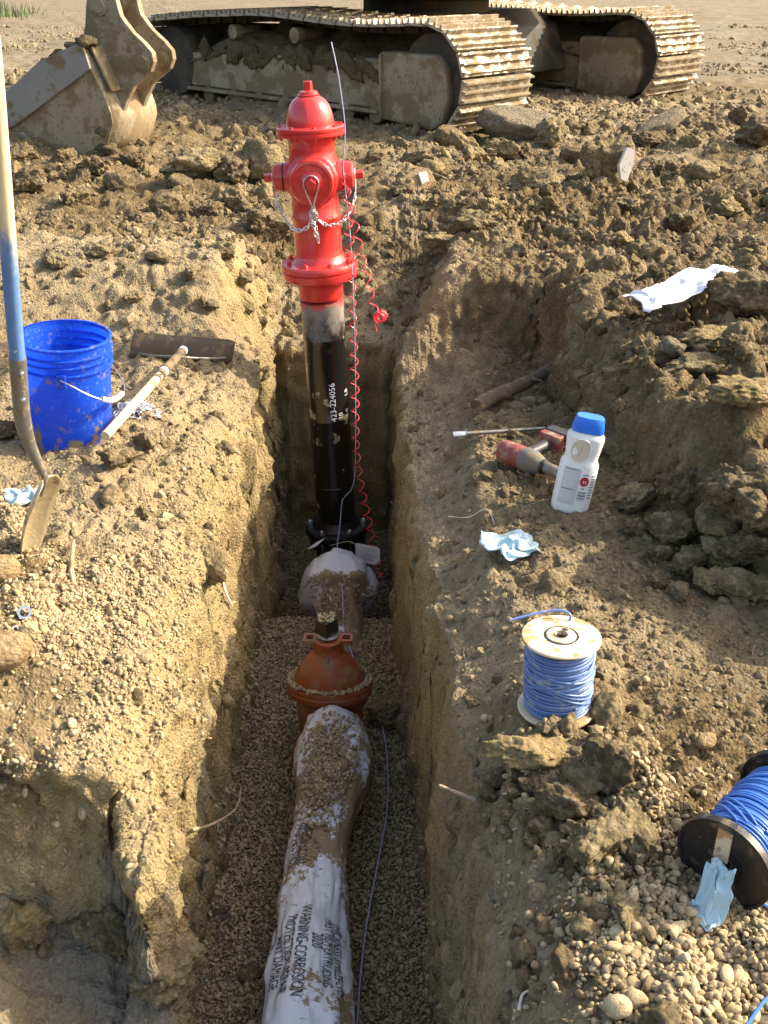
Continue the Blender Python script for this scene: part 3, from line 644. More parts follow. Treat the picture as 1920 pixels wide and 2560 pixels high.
# ------------------------------------------------------------------ clods and rocks one can tell apart
CL = {}
for k in range(10):
    smooth_stone = k in (6, 9)
    co, fs = noisy_ico(4 if smooth_stone else 5, 500 + k, 0.30 if smooth_stone else 0.45, 1.5, (1, 0.86, 0.72), planes=3 if smooth_stone else 9)
    if not smooth_stone:
        u_ = co / np.linalg.norm(co, axis=1, keepdims=True)
        co = co * (1 + 0.22 * (0.42 - np.clip(worley(co * 2.6 + k, k)[0], 0, 1)) + 0.10 * (0.4 - np.clip(worley(co * 6.0 + k, k + 3)[0], 0, 1)) + 0.07 * fbm(co * 9, 3, k))[:, None]
    CL[k] = (co, fs)
CL[10] = noisy_ico(4, 777, 0.10, 1.2, (1, 0.92, 0.85)); CL[11] = noisy_ico(4, 778, 0.12, 1.1, (1, 0.9, 0.8))
_cache = {}
def clod(name, label, cat, px, py, w, mat, shape=0, sq=(1, 1, 1), rz=0.0, tilt=(0, 0), group=None, sink=0.25, loc=None):
    key = (shape, mat)
    if key not in _cache: _cache[key] = plain_mesh(name, CL[shape][0], CL[shape][1], M[mat])
    o = link(bpy.data.objects.new(name, _cache[key]))
    p = on(px, py) if loc is None else Vector(loc)
    h = w * sq[2] * 0.72
    o.location = (p.x, p.y, p.z + h * (1 - sink)); o.scale = (w * sq[0], w * sq[1], w * sq[2])
    o.rotation_euler = (tilt[0], tilt[1], rz)
    return tag(o, label, cat, group)
g0 = 'loose clods and rocks'
clod('soil_clod', 'cracked brown soil clod right of the blue bucket, the one nearer the shovel', 'clod', 300, 1165, 0.062, 'dark_clod', 1, (1.1, 0.9, 0.85), 0.4, group=g0)
clod('soil_clod', 'pale topped soil clod between the rake handle and the trench', 'clod', 372, 1120, 0.058, 'clod', 2, (1.0, 1, 0.95), 2.2, group=g0)
clod('soil_clod', 'overhanging rough brown clod just left of the hydrant barrel', 'clod', 670, 600, 0.155, 'dark_clod', 3, (1.0, 0.9, 0.95), 1.0, (0.2, 0.3), group=g0)
clod('soil_clod', 'large lit mound clod left behind the hydrant near the excavator', 'clod', 505, 440, 0.20, 'clod', 4, (1.2, 0.8, 0.7), 0.2, group=g0)
clod('soil_clod', 'lumpy dark clod between the mound clod and the hydrant cap', 'clod', 590, 450, 0.16, 'dark_clod', 5, (1, 0.9, 0.9), 0.9, group=g0)
clod('soil_clod', 'tall tan clod behind the left hydrant cap', 'clod', 660, 445, 0.17, 'clod', 6, (0.9, 0.8, 1.15), 1.9, group=g0)
clod('grey_rock', 'long grey rock against the near excavator track', 'rock', 1300, 345, 0.28, 'grey_rock', 6, (1.35, 0.75, 0.62), -0.25, (0, 0.12), group=g0)
clod('soil_clod', 'blocky tan clod at the right end of the long grey rock', 'clod', 1375, 360, 0.15, 'clod', 5, (0.8, 0.8, 1.1), 0.7, group=g0)
clod('soil_clod', 'tilted ochre clod in front of the near excavator track', 'clod', 1172, 395, 0.15, 'ochre_clod', 3, (1.3, 0.7, 0.75), -0.6, (0.3, 0.5), group=g0)
clod('soil_clod', 'round dark clod under the near track front', 'clod', 1120, 360, 0.12, 'dark_clod', 6, (1, 1, 0.9), 0.3, group=g0)
clod('soil_clod', 'squarish brown clod below the long grey rock', 'clod', 1262, 400, 0.14, 'clod', 2, (1, 0.9, 0.95), 0.5, group=g0)
clod('soil_clod', 'small grey brown clod right of the squarish clod', 'clod', 1312, 395, 0.09, 'dark_clod', 7, (1, 1, 0.9), 1.5, group=g0)
clod('soil_clod', 'low brown clod left of the squarish clod', 'clod', 1222, 395, 0.09, 'clod', 8, (1, 1, 0.8), 2.5, group=g0)
clod('soil_clod', 'dark clod left of the white faced rock', 'clod', 1435, 405, 0.11, 'dark_clod', 9, (1, 1, 0.8), 0.2, group=g0)
clod('soil_clod', 'wide clod lying on the yard left of the white faced rock', 'clod', 1330, 470, 0.13, 'clod', 7, (1.2, 0.9, 0.85), 0.1, group=g0, sink=0.5)
clod('grey_rock', 'long slanted grey rock slab right of the white faced rock', 'rock', 1640, 335, 0.19, 'grey_rock', 9, (1.4, 0.6, 0.5), 0.5, (0, -0.4), group=g0)
clod('grey_rock', 'dark rock in front of the slanted slab', 'rock', 1625, 365, 0.14, 'dark_clod', 8, (1.2, 0.8, 0.7), 0.2, group=g0)
clod('soil_clod', 'dark lumpy clod at the right edge above the white sheet', 'clod', 1905, 360, 0.20, 'dark_clod', 4, (1, 0.9, 0.8), 0.2, group=g0)
clod('soil_clod', 'upright brown clod near the right edge by the track', 'clod', 1850, 320, 0.13, 'dark_clod', 1, (0.8, 0.8, 1.1), 0.7, group=g0)
clod('dark_rock', 'big dark boulder at the right end of the white sheet', 'rock', 1870, 790, 0.135, 'dark_clod', 2, (1.2, 1.0, 0.95), 0.3, group=g0)
clod('soil_clod', 'pale ochre clod below the dark boulder', 'clod', 1770, 865, 0.075, 'ochre_clod', 5, (1.3, 0.9, 0.7), 0.2, group=g0)
clod('soil_clod', 'grey clod left of the pale ochre clod below the white sheet', 'clod', 1680, 885, 0.048, 'grey_rock', 6, (1, 1, 0.9), 0.9, group=g0)
clod('soil_clod', 'pair half of round dark clods at the right bank, upper one', 'clod', 1830, 875, 0.05, 'dark_clod', 7, (1, 1, 0.85), 0.2, group=g0)
clod('soil_clod', 'pair half of round dark clods at the right bank, lower one', 'clod', 1862, 895, 0.045, 'dark_clod', 9, (1, 1, 0.85), 1.2, group=g0)
clod('soil_slab', 'broad flat slab of crusted soil on the right bank', 'clod', 1750, 925, 0.075, 'clod', 4, (1.6, 0.9, 0.7), 0.15, group=g0, sink=0.6)
clod('soil_slab', 'pale smooth slab of clay at the right edge of the bank', 'clod', 1890, 995, 0.085, 'ochre_clod', 8, (1.5, 0.9, 0.7), 0.1, group=g0, sink=0.6)
clod('soil_clod', 'ochre ledge clod on the near lip of the hollow left of the bank', 'clod', 1110, 620, 0.095, 'ochre_clod', 3, (1.25, 0.9, 0.9), 0.2, group=g0, sink=0.5)
clod('soil_clod', 'rough clod on the hydrant side of the ochre ledge clod', 'clod', 1180, 575, 0.11, 'clod', 4, (1.2, 0.9, 0.85), 0.0, group=g0, sink=0.5)
clod('soil_clod', 'clod with a white streak right of the white bottle', 'clod', 1585, 1265, 0.058, 'clod', 5, (1.1, 0.9, 0.95), 0.3, group=g0)
ORD = 'leftmost second third fourth fifth sixth seventh eighth ninth tenth eleventh twelfth thirteenth fourteenth fifteenth sixteenth seventeenth eighteenth nineteenth twentieth twenty-first twenty-second'.split()
def ordl(i, lst):
    k = sorted(range(len(lst)), key=lambda q: lst[q][0]).index(i)
    return ORD[k] if k == 0 else (ORD[k] + ' from left')
heap = [(1690, 1355, 0.085, 'clod', 1), (1725, 1425, 0.070, 'clod', 3), (1800, 1400, 0.065, 'clod', 5), (1875, 1390, 0.075, 'dark_clod', 2), (1640, 1400, 0.045, 'dark_clod', 0),
                                        (1775, 1470, 0.052, 'ochre_clod', 4), (1840, 1480, 0.055, 'clod', 6), (1900, 1490, 0.058, 'clod', 7), (1650, 1460, 0.032, 'dark_clod', 8), (1700, 1490, 0.035, 'clod', 9), (1845, 1265, 0.11, 'dark_clod', 4), (1700, 1235, 0.08, 'dark_clod', 3), (1790, 1330, 0.075, 'clod', 6), (1585, 1330, 0.04, 'dark_clod', 5), (1905, 1310, 0.10, 'clod', 1)]
for i, (px, py, w, m, sh) in enumerate(heap):
    clod('soil_clod', 'clay clod in the tumbled heap along the right bank, ' + ordl(i, heap), 'clod', px, py, w, m, sh, (1, 0.9, 0.9), i * 0.9, (0.2 * (i % 3 - 1), 0.2 * (i % 2)), 'clods tumbled along the right bank', sink=0.35)
clod('soil_clod', 'large ochre clod in front of the upright wire spool', 'clod', 1320, 1905, 0.068, 'ochre_clod', 2, (1.4, 0.85, 0.75), 0.1, group=g0, sink=0.4)
clod('soil_clod', 'tall grey brown clod right of the ochre clod by the spool', 'clod', 1530, 1960, 0.070, 'dark_clod', 1, (0.85, 1.0, 1.15), 0.6, (0.2, 0.5), group=g0, sink=0.4)
clod('soil_clod', 'square faced dark clod below the ochre clod by the spool', 'clod', 1410, 2035, 0.058, 'dark_clod', 2, (1.0, 0.9, 1.0), 0.2, group=g0, sink=0.35)
clod('soil_clod', 'jagged brown clod at the top of the gravel heap', 'clod', 1500, 2130, 0.062, 'clod', 3, (1.15, 0.9, 0.95), 0.9, group=g0, sink=0.35)
clod('soil_clod', 'pointed clod between the jagged clod and the fallen spool', 'clod', 1580, 2105, 0.055, 'clod', 5, (1.2, 0.8, 0.9), 1.6, group=g0, sink=0.35)
clod('soil_clod', 'brown clod half buried in the gravel heap', 'clod', 1560, 2290, 0.034, 'clod', 2, (1.2, 0.9, 0.8), 1.6, group=g0, sink=0.5)
lst = [(1240, 1965, .030), (1280, 1990, .026), (1225, 2000, .024), (1300, 1945, .022), (1330, 1975, .028), (1270, 2040, .022), (1345, 2070, .024), (1440, 2090, .026), (1395, 2140, .02), (1260, 2085, .018), (1330, 2110, .02), (1240, 1935, .018)]
for i, (px, py, w) in enumerate(lst):
    clod('soil_crumb_clod', 'small crumbly clod on the trench lip below the upright spool, ' + ordl(i, lst), 'clod', px, py, w, ('dark_clod', 'clod')[i % 2], i % 10, (1, .9, .9), i * 1.3, group='small clods on the right trench lip')
lst = [(80, 470, .12), (190, 505, .10), (300, 470, .11), (420, 520, .10), (130, 560, .09), (520, 540, .10), (360, 560, .08), (240, 430, .12), (600, 520, .09), (60, 400, .12), (160, 410, .11), (330, 410, .10), (450, 470, .09)]
for i, (px, py, w) in enumerate(lst):
    clod('soil_clod', 'damp mud clod on the ground between blue bucket and excavator, ' + ordl(i, lst), 'clod', px, py, w, 'dark_clod', (i * 3) % 10, (1.0, .95, .9), i * 1.1, group='mud clods on the churned yard', sink=0.6)
lst = [(1010, 480, .08), (1090, 520, .08), (1230, 530, .09), (1440, 560, .07), (1560, 520, .08), (1700, 560, .08), (1820, 530, .09), (1500, 470, .07), (1760, 440, .10), (1660, 430, .09), (1560, 610, .06), (1300, 640, .06), (1880, 620, .07), (1720, 640, .06), (1420, 650, .05), (1040, 400, .10), (1000, 370, .10), (940, 400, .09), (1080, 430, .09), (1780, 330, .10), (1720, 370, .10), (1480, 330, .10)]
for i, (px, py, w) in enumerate(lst):
    clod('soil_clod', 'brown clod on the rutted ground right of the hydrant, ' + ordl(i, lst), 'clod', px, py, w, ('clod', 'dark_clod', 'ochre_clod', 'clod')[i % 4], (i * 7) % 10, (1.0, .95, .9), i * 0.8, group='clods on the rutted ground right of the hydrant', sink=0.6)
lst = [(560, 640, .07), (480, 690, .06), (400, 650, .06), (610, 700, .06), (250, 640, .07), (140, 660, .06), (330, 750, .05), (520, 770, .05), (620, 780, .045)]
for i, (px, py, w) in enumerate(lst):
    clod('soil_clod', 'crumbly sunlit clod on the mound behind the rake, ' + ordl(i, lst), 'clod', px, py, w, 'clod', (i * 3) % 10, (1.1, .9, .8), i * 1.7, group='clods on the left mound', sink=0.5)
clod('soil_clod', 'muddy clod at the left edge beside the bucket', 'clod', 10, 1095, 0.06, 'dark_clod', 7, (1, 1, 0.9), 0.2, group=g0)
clod('round_stone', 'round tan stone at the left edge, nearer the shovel tip', 'stone', 6, 1448, 0.047, 'stone', 10, (1, 0.95, 1.0), 0.2, group='round stones at the left edge', sink=0.2)
clod('round_stone', 'smooth tan stone at the left edge, the one below the nuts', 'stone', 12, 1655, 0.056, 'stone', 11, (1.15, 0.95, 0.95), 0.4, group='round stones at the left edge', sink=0.2)
clod('pebble_stone', 'pinkish pebble on the gravel right of the shovel blade', 'stone', 252, 1200, 0.012, 'stone', 10, (1, 1, 0.9), 0.1)
clod('pebble_stone', 'rounded tan stone beside the fallen wire spool', 'stone', 1762, 1862, 0.021, 'stone', 11, (1.2, 0.9, 0.9), 0.6)
clod('pebble_stone', 'pale green pebble lodged in the bank behind the bottle', 'stone', 1537, 1020, 0.014, 'grey_rock', 9, (0.9, 1, 1.2), 0.2, sink=0.5)
clod('soil_clod', 'grey brown clod pressed against the right trench wall by the valve', 'clod', 975, 1800, 0.085, 'clod', 8, (0.9, 1.1, 0.9), 0.2, group=g0, sink=0.4)
clod('clay_block', 'large clay slab slumped in the shaded pit at the near left', 'clay block', 300, 2330, 0.075, 'clod', 4, (1.3, 0.9, 0.85), 0.5, (0.4, 0.5), 'clay blocks in the near left pit', sink=0.7)
clod('clay_block', 'brown clay block below the large slab in the shaded pit', 'clay block', 420, 2440, 0.085, 'clod', 5, (1.0, 0.9, 1.0), 0.9, (0.2, 0.3), 'clay blocks in the near left pit', sink=0.55)
clod('clay_block', 'sunlit tan clay block at the lower left edge of the pit', 'clay block', 70, 2330, 0.075, 'ochre_clod', 1, (0.9, 0.9, 1.1), 1.9, (0.2, 0.3), 'clay blocks in the near left pit', sink=0.5)
clod('soil_clod', 'small clod on the trench gravel left of the wrapped pipe', 'clod', 625, 2440, 0.03, 'dark_clod', 6, (1.2, 0.9, 0.7), 0.3, group=g0)

wf = thing('white_faced_rock', 'upright tan rock with a bright white broken face', 'rock', on(1512, 470))
co, fs = CL[3]; me_ = plain_mesh('rock_body', co, fs, M['clod']); o = from_mesh('rock_body', me_, wf, Matrix.Translation((0, 0, 0.14)) @ Matrix.Rotation(0.4, 4, 'Z') @ Matrix.Diagonal((0.19, 0.15, 0.29, 1)))
mb = MB(); mb.prism([(-0.05, -0.02), (0.0, 0.12), (0.055, 0.10), (0.06, 0.0), (0.015, -0.15), (-0.03, -0.13)], 0, 0.03, Matrix.Translation((0.07, -0.135, 0.17)) @ Matrix.Rotation(R(80), 4, 'X') @ Matrix.Rotation(R(15), 4, 'Y') @ Matrix.Diagonal((0.85, 0.72, 1, 1)))
mb.build('broken_face', M['white_face'], wf, 0)
sl = thing('pale_slab', 'thin pale broken slab lying in front of the excavator', 'slab', on(1045, 460), (0.5, -0.3, 0.3))
MB().prism([(-0.10, -0.07), (-0.03, -0.10), (0.09, -0.06), (0.10, 0.05), (0.05, 0.10), (-0.08, 0.06)], 0.0, 0.035).build('slab_body', M['stone'], sl, 0, 0.006)
MB().prism([(0.00, -0.06), (0.05, -0.05), (0.07, 0.02), (0.02, 0.04)], 0.036, 0.05).build('slab_flake', M['white_face'], sl, 0, 0.004)

# ------------------------------------------------------------------ fire hydrant
HY = Vector((-0.213, 4.1, -0.93))
hyd = thing('fire_hydrant', 'glossy red fire hydrant on a tall black standpipe in the trench', 'fire hydrant', HY, (0, R(-2.1), 0))
def ringbolts(parent, mesh, n, r, z, ph=0.0, name='bolt'):
    for k in range(n):
        a = ph + 2 * math.pi * k / n
        from_mesh(name, mesh, parent, Matrix.Translation((r * math.cos(a), r * math.sin(a), z)) @ Matrix.Rotation(a * 1.7, 4, 'Z'))
def hexp(r, n=6, ph=0.0): return [(r * math.cos(2 * math.pi * k / n + ph), r * math.sin(2 * math.pi * k / n + ph)) for k in range(n)]
red_bolt = MB().prism(hexp(0.0105), -0.062, -0.046).lathe([(0.006, -0.07), (0.006, 0.014)], 10).prism(hexp(0.0105), 0.0, 0.010).mesh('bolt', M['red'])
small_bolt = MB().prism(hexp(0.0085), -0.010, 0.0).lathe([(0.005, -0.016), (0.005, 0.004)], 10).prism(hexp(0.008), 0.002, 0.007).mesh('bolt', M['red'])
steel_bolt = MB().prism(hexp(0.0155), 0.0, 0.013).lathe([(0.009, -0.10), (0.009, 0.02), (0.006, 0.022)], 12).mesh('bolt', M['steel'])
# standpipe
pipe = MB().lathe([(0.088, 0.055), (0.088, 0.30), (0.0895, 0.302), (0.0895, 0.306), (0.088, 0.308), (0.088, 0.62), (0.0892, 0.622), (0.0892, 0.625), (0.088, 0.627), (0.088, 0.98), (0.089, 0.982), (0.089, 0.985), (0.088, 0.987), (0.088, 1.135)], 56).build('standpipe', M['black'], hyd)
MB().lathe([(0.0882, 1.150), (0.0893, 1.152), (0.0895, 1.19), (0.094, 1.215), (0.10, 1.228)], 56).build('red_collar', M['red_dust'], hyd)
def on_pipe(txt, size, s0, z0, r=0.0888):
    vs, fs = text_shape(txt, size); out = []
    for v in vs:
        th = (s0 - v.y) / r; out.append((r * math.sin(th), -r * math.cos(th), z0 + v.x))
    return MB().add(out, fs)
for txt, sz, s0, z0 in (('423-224056', 0.036, 0.036, 0.630), ('10', 0.030, 0.068, 0.635), ('5-0', 0.030, 0.108, 0.632), ('LB', 0.030, 0.108, 0.730)):
    on_pipe(txt, sz, s0, z0).build('stencil_lettering', M['white_ink'], pipe, 0)
bf = MB().lathe([(0.09, 0.050), (0.140, 0.055), (0.144, 0.061), (0.144, 0.085), (0.140, 0.091), (0.108, 0.093), (0.098, 0.105), (0.0885, 0.130)], 48).build('base_flange', M['black_iron'], hyd)
ringbolts(bf, steel_bolt, 6, 0.122, 0.092, R(-60), 'bolt')
sh = MB().lathe([(0.10, -0.01), (0.13, 0.0), (0.13, 0.043), (0.118, 0.047)], 40).lathe([(0.085, -0.20), (0.105, -0.15), (0.10, -0.06)], 32)
sh.tube(catmull([(0, 0.02, -0.06), (0, -0.02, -0.09), (0, -0.10, -0.10), (0, -0.20, -0.10)], 5), [0.09] * 5 + [0.09] * 11, 24)
sh.build('hydrant_shoe', M['black_iron'], hyd)
# breakaway flange
fl = MB().lathe([(0.092, 1.222), (0.135, 1.226), (0.150, 1.236), (0.153, 1.247), (0.153, 1.262), (0.146, 1.2655), (0.146, 1.2685), (0.154, 1.272), (0.154, 1.287), (0.150, 1.296), (0.112, 1.298), (0.104, 1.306), (0.098, 1.325)], 64).build('breakaway_flange', M['red'], hyd)
ringbolts(fl, red_bolt, 8, 0.127, 1.298, R(22.5))
# barrel with vertical casting seams
bar = MB().lathe([(0.098, 1.318), (0.0935, 1.34), (0.0925, 1.46), (0.0955, 1.465), (0.0955, 1.478), (0.092, 1.485), (0.0915, 1.56), (0.096, 1.60), (0.098, 1.64), (0.096, 1.68), (0.089, 1.71), (0.088, 1.755), (0.096, 1.772), (0.10, 1.778)], 64, None, 1.0, lambda a, z: 1 + (0.018 * max(0, math.cos(8 * a)) ** 6 if z < 1.465 else 0)).build('upper_barrel', M['red'], hyd)
hat = MB().lathe([(0.095, 1.774), (0.128, 1.777), (0.131, 1.781), (0.131, 1.790), (0.1275, 1.792), (0.1275, 1.795), (0.131, 1.797), (0.131, 1.806), (0.126, 1.811), (0.092, 1.813)], 64).build('bonnet_flange', M['red'], hyd)
ringbolts(hat, small_bolt, 8, 0.114, 1.777, R(10))
ringbolts(hat, MB().prism(hexp(0.008), 0, 0.006).mesh('bolt_head', M['red']), 8, 0.114, 1.811, R(10), 'bolt_head')
dome_p = [(0.089, 1.811), (0.0885, 1.825), (0.086, 1.845), (0.081, 1.865), (0.073, 1.884), (0.061, 1.901), (0.046, 1.912), (0.040, 1.915)]
bon = MB().lathe(dome_p, 64, None, 1.0, lambda a, z: 1 + 0.035 * max(0, math.cos(4 * a + 0.5)) ** 4 * (1 if z < 1.90 else 0)).build('bonnet', M['red'], hyd, 50)
MB().lathe([(0.041, 1.912), (0.042, 1.920), (0.036, 1.923), (0.035, 1.930), (0.026, 1.934)], 40).build('hold_down_nut', M['red'], bon)
MB().prism(hexp(0.0185, 5, 0.3), 1.930, 1.966).build('operating_nut', M['red'], bon, 0, 0.002)
# nozzles
NZ = 1.624
fwd = Matrix.Translation((0, 0, NZ)) @ Matrix.Rotation(R(90), 4, 'X')     # local z -> -y
pn = MB().lathe([(0.098, 0.04), (0.098, 0.098), (0.090, 0.108), (0.084, 0.11)], 56, fwd).build('pumper_nozzle', M['red'], hyd)
pc = MB().lathe([(0.085, 0.108), (0.085, 0.136), (0.080, 0.146), (0.070, 0.148), (0.066, 0.144), (0.044, 0.146), (0.041, 0.151), (0.034, 0.153), (0.030, 0.157)], 56, fwd).build('pumper_cap', M['red'], hyd)
MB().prism(hexp(0.021, 5, R(90)), 0.150, 0.190, fwd).build('cap_nut', M['red'], pc, 0, 0.002)
for sgn in (-1, 1):
    side = Matrix.Translation((0, 0, NZ)) @ Matrix.Rotation(R(90 * sgn), 4, 'Y')
    MB().lathe([(0.066, 0.05), (0.062, 0.09), (0.056, 0.112), (0.052, 0.114)], 40, side).build('hose_nozzle', M['red'], hyd)
    hc = MB().lathe([(0.053, 0.119), (0.053, 0.136), (0.049, 0.150), (0.040, 0.156), (0.030, 0.158)], 40, side).build('hose_cap', M['red'], hyd)
    MB().lathe([(0.046, 0.112), (0.0535, 0.114), (0.0535, 0.119), (0.046, 0.1205)], 40, side, cap=False).build('gasket', M['black_iron'], hc)
    MB().prism(hexp(0.019, 5, 0.4), 0.155, 0.192, side).build('cap_nut', M['red'], hc, 0, 0.002)
# cap chains with their wire loops
lk = MB(); pts = []
for k in range(16):
    a = 2 * math.pi * k / 16; pts.append((0.0062 * math.sin(a), 0, 0.0066 * math.cos(a) + (0.0052 if math.cos(a) > 0 else -0.0052)))
link_me = lk.tube(pts, 0.0022, 6, True).mesh('link', M['zinc'])
def chain(parent, path, twist0=0.0):
    path = resample(catmull(path, 10), 0.0160)
    for i in range(len(path) - 1):
        a, b = path[i], path[i + 1]; t = (b - a).normalized()
        q = t.to_track_quat('Z', 'X'); m = Matrix.Translation((a + b) / 2) @ q.to_matrix().to_4x4() @ Matrix.Rotation(twist0 + R(90) * (i % 2) + 0.35 * math.sin(i * 2.3), 4, 'Z')
        from_mesh('link', link_me, parent, m)
yc = lambda x: -math.sqrt(max(0.0, 0.107 ** 2 - x * x)) if abs(x) < 0.095 else -0.045
for pth, loop in ((((-0.150, -0.03, 1.556), (-0.136, -0.05, 1.518), (-0.121, -0.066, 1.485), (-0.092, -0.085, 1.452), (-0.066, -0.098, 1.440), (-0.034, -0.108, 1.450), (-0.006, -0.112, 1.482)), (-0.158, 'x')),
                  (((0.160, -0.03, 1.560), (0.150, -0.05, 1.526), (0.133, -0.066, 1.497), (0.106, -0.083, 1.466), (0.074, -0.096, 1.456), (0.038, -0.106, 1.462), (0.008, -0.112, 1.488)), (0.160, 'x')),
                  (((0.0, -0.120, 1.536), (0.003, -0.116, 1.50), (0.002, -0.112, 1.46), (0.006, -0.106, 1.43), (0.009, -0.102, 1.392)), (0, 'y'))):
    w = []
    for k in range(40):                     # teardrop: round the nut, drawn to a point below
        a = 2 * math.pi * k / 40; u, h = 0.028 * math.sin(a), 0.030 * math.cos(a)
        if h < 0: u *= max(0.10, 1 - (-h / 0.030) ** 1.3 * 0.85); h *= 3.0
        w.append((loop[0] + 0.012 * (-h if h < 0 else 0) * (1 if loop[0] < 0 else -1), u * 0.9 - (0.25 * -h if h < 0 else 0), NZ + h * 0.78) if loop[1] == 'x' else (u, -0.160 + 0.04 * max(0, -h), NZ + h))
    ch = MB().tube(w, 0.0024, 7, True).build('cap_chain', M['zinc'], hyd)
    chain(ch, pth)
    if loop[1] == 'y':
        chain(ch, [(-0.004, -0.125, 1.53), (-0.008, -0.122, 1.49), (-0.002, -0.118, 1.45), (0.004, -0.114, 1.41)], 0.6)
        chain(ch, [(-0.006, -0.118, 1.482), (-0.014, -0.124, 1.50), (-0.004, -0.128, 1.522), (0.012, -0.124, 1.505), (0.008, -0.118, 1.486)], 0.3)

# ------------------------------------------------------------------ wires at the hydrant
HW = lambda px, py, y=3.97: PY(px, py, y)
wp = [HW(828, 105, 3.93), HW(846, 190, 3.93), HW(861, 300, 3.945), HW(862, 350, 3.95), HW(858, 420, 3.955), HW(864, 480, 3.955), HW(873, 560, 3.93), HW(880, 660, 3.93), HW(884, 760, 3.94), HW(888, 900, 3.96), HW(889, 1050, 3.97), HW(888, 1170, 3.98), HW(880, 1220, 3.98), HW(862, 1242, 3.98), HW(855, 1256, 3.98), HW(850, 1310, 3.94), HW(843, 1370, 3.80), HW(846, 1420, 3.66), HW(856, 1480, 3.50), HW(858, 1530, 3.35)]
wp += [P(868, 1600, -0.93), P(900, 1680, -0.94), P(930, 1725, -0.93), P(955, 1810, -0.935), P(968, 1900, -0.935), P(968, 2020, -0.935), P(950, 2130, -0.935), P(925, 2260, -0.935), P(905, 2400, -0.935), P(893, 2560, -0.935), P(890, 2700, -0.935)]
tag(MB().tube(catmull(wp, 8), 0.0024, 6).build('tracer_wire', M['wire_grey']), 'thin violet grey tracer wire rising beside the hydrant and along the pipe', 'wire')
r1 = catmull([HW(857, 432, 3.965), HW(866, 500, 3.95), HW(870, 560, 3.94), HW(876, 640, 3.93), HW(879, 700, 3.94), HW(882, 800, 3.95), HW(886, 950, 3.96), HW(889, 1090, 3.96), HW(896, 1170, 3.96), HW(906, 1230, 3.95), HW(918, 1290, 3.95), HW(930, 1350, 3.93), HW(944, 1410, 3.85), HW(955, 1465, 3.76)], 6)
tag(MB().tube(helix_on(r1, 0.0155, 0.062, 16, 0.0, lambda s: 0.45 + 0.55 * min(1, s / 0.2) + 0.15 * math.sin(s * 9)), 0.0026, 6).build('coiled_wire', M['wire_red']), 'red wire coiled like a spring down the length of the standpipe', 'wire')
r2 = catmull([HW(860, 440, 3.955), HW(872, 485, 3.94), HW(878, 520, 3.93), HW(889, 570, 3.92), HW(903, 640, 3.92), HW(918, 700, 3.92), HW(930, 750, 3.92), HW(938, 782, 3.92)], 6)
w2p = helix_on(r2, 0.0145, 0.066, 16, 1.0, lambda s: 0.3 + 0.7 * min(1, s / 0.12))
end = r2[-1] + Vector((0.018, 0, -0.018)); coil = []
for k in range(70):
    a = k * 0.42; coil.append(end + Vector((0.020 * math.cos(a) + 0.0003 * k - 0.008, -0.014 + 0.0006 * k, 0.020 * math.sin(a) + 0.004 * math.sin(k))))
tail = [end + Vector((-0.022, 0.0, -0.01)), end + Vector((-0.016, 0, -0.045)), end + Vector((-0.012, 0, -0.058))]
tag(MB().tube(w2p + coil + tail, 0.0026, 6).build('coiled_wire', M['wire_red']), 'red spiral wire hanging free and ending in a tight curl', 'wire')

# ------------------------------------------------------------------ wrapped inlet at the hydrant, paper tag
def film_tube(axis, radius, seg, rings, wr, seed, squash=1.0):
    """loose plastic film pulled round a pipe: axis points, radius(s, angle); returns MB and the surface function"""
    ax = [Vector(p) for p in axis]; L = [0.0]
    for a, b in zip(ax, ax[1:]): L.append(L[-1] + (b - a).length)
    L = np.array(L); A = np.array([p[:] for p in ax]); T = A[1:] - A[:-1]; T = T / np.linalg.norm(T, axis=1, keepdims=True)
    Tn = np.vstack([T[:1], (T[1:] + T[:-1]) / 2, T[-1:]])
    def surf(s, th, off=0.0):
        one = np.isscalar(s); s = np.atleast_1d(np.asarray(s, float)); th = np.atleast_1d(np.asarray(th, float)) + 0 * s; s = np.clip(s, 0, L[-1])
        p = np.stack([np.interp(s, L, A[:, k]) for k in range(3)], 1); t = np.stack([np.interp(s, L, Tn[:, k]) for k in range(3)], 1); t /= np.linalg.norm(t, axis=1, keepdims=True)
        side = np.array([1.0, 0, 0]) - t * t[:, :1]; side /= np.linalg.norm(side, axis=1, keepdims=True); up = np.cross(side, t)
        q = np.stack([s * 7 + seed, np.cos(th) * 1.6, np.sin(th) * 1.6], 1)
        r = radius(s, th) * (1 + wr * fbm(q, 3, seed) + wr * 0.6 * np.abs(vnoise(q * np.array([[0.9, 2.2, 2.2]]), seed + 9)) + wr * 0.35 * np.abs(vnoise(q * np.array([[2.6, 4.0, 4.0]]), seed + 12))) + off
        o = p + (side * np.sin(th)[:, None] + up * np.cos(th)[:, None] * squash) * r[:, None]
        return Vector(o[0]) if one else o
    mb = MB(); fs = []
    ii, kk_ = np.meshgrid(np.arange(rings + 1), np.arange(seg), indexing='ij')
    vs = surf(L[-1] * ii.ravel() / rings, 2 * math.pi * kk_.ravel() / seg)
    for i in range(rings):
        for k in range(seg):
            k2 = (k + 1) % seg; fs.append((i * seg + k, i * seg + k2, (i + 1) * seg + k2, (i + 1) * seg + k))
    mb.add([tuple(v) for v in vs], fs); return mb, surf, L[-1]
org = Vector((-0.19, 3.30, -0.885))
inlet = thing('wrapped_inlet', 'white plastic film bunched over the hydrant inlet joint', 'wrapped joint', org)
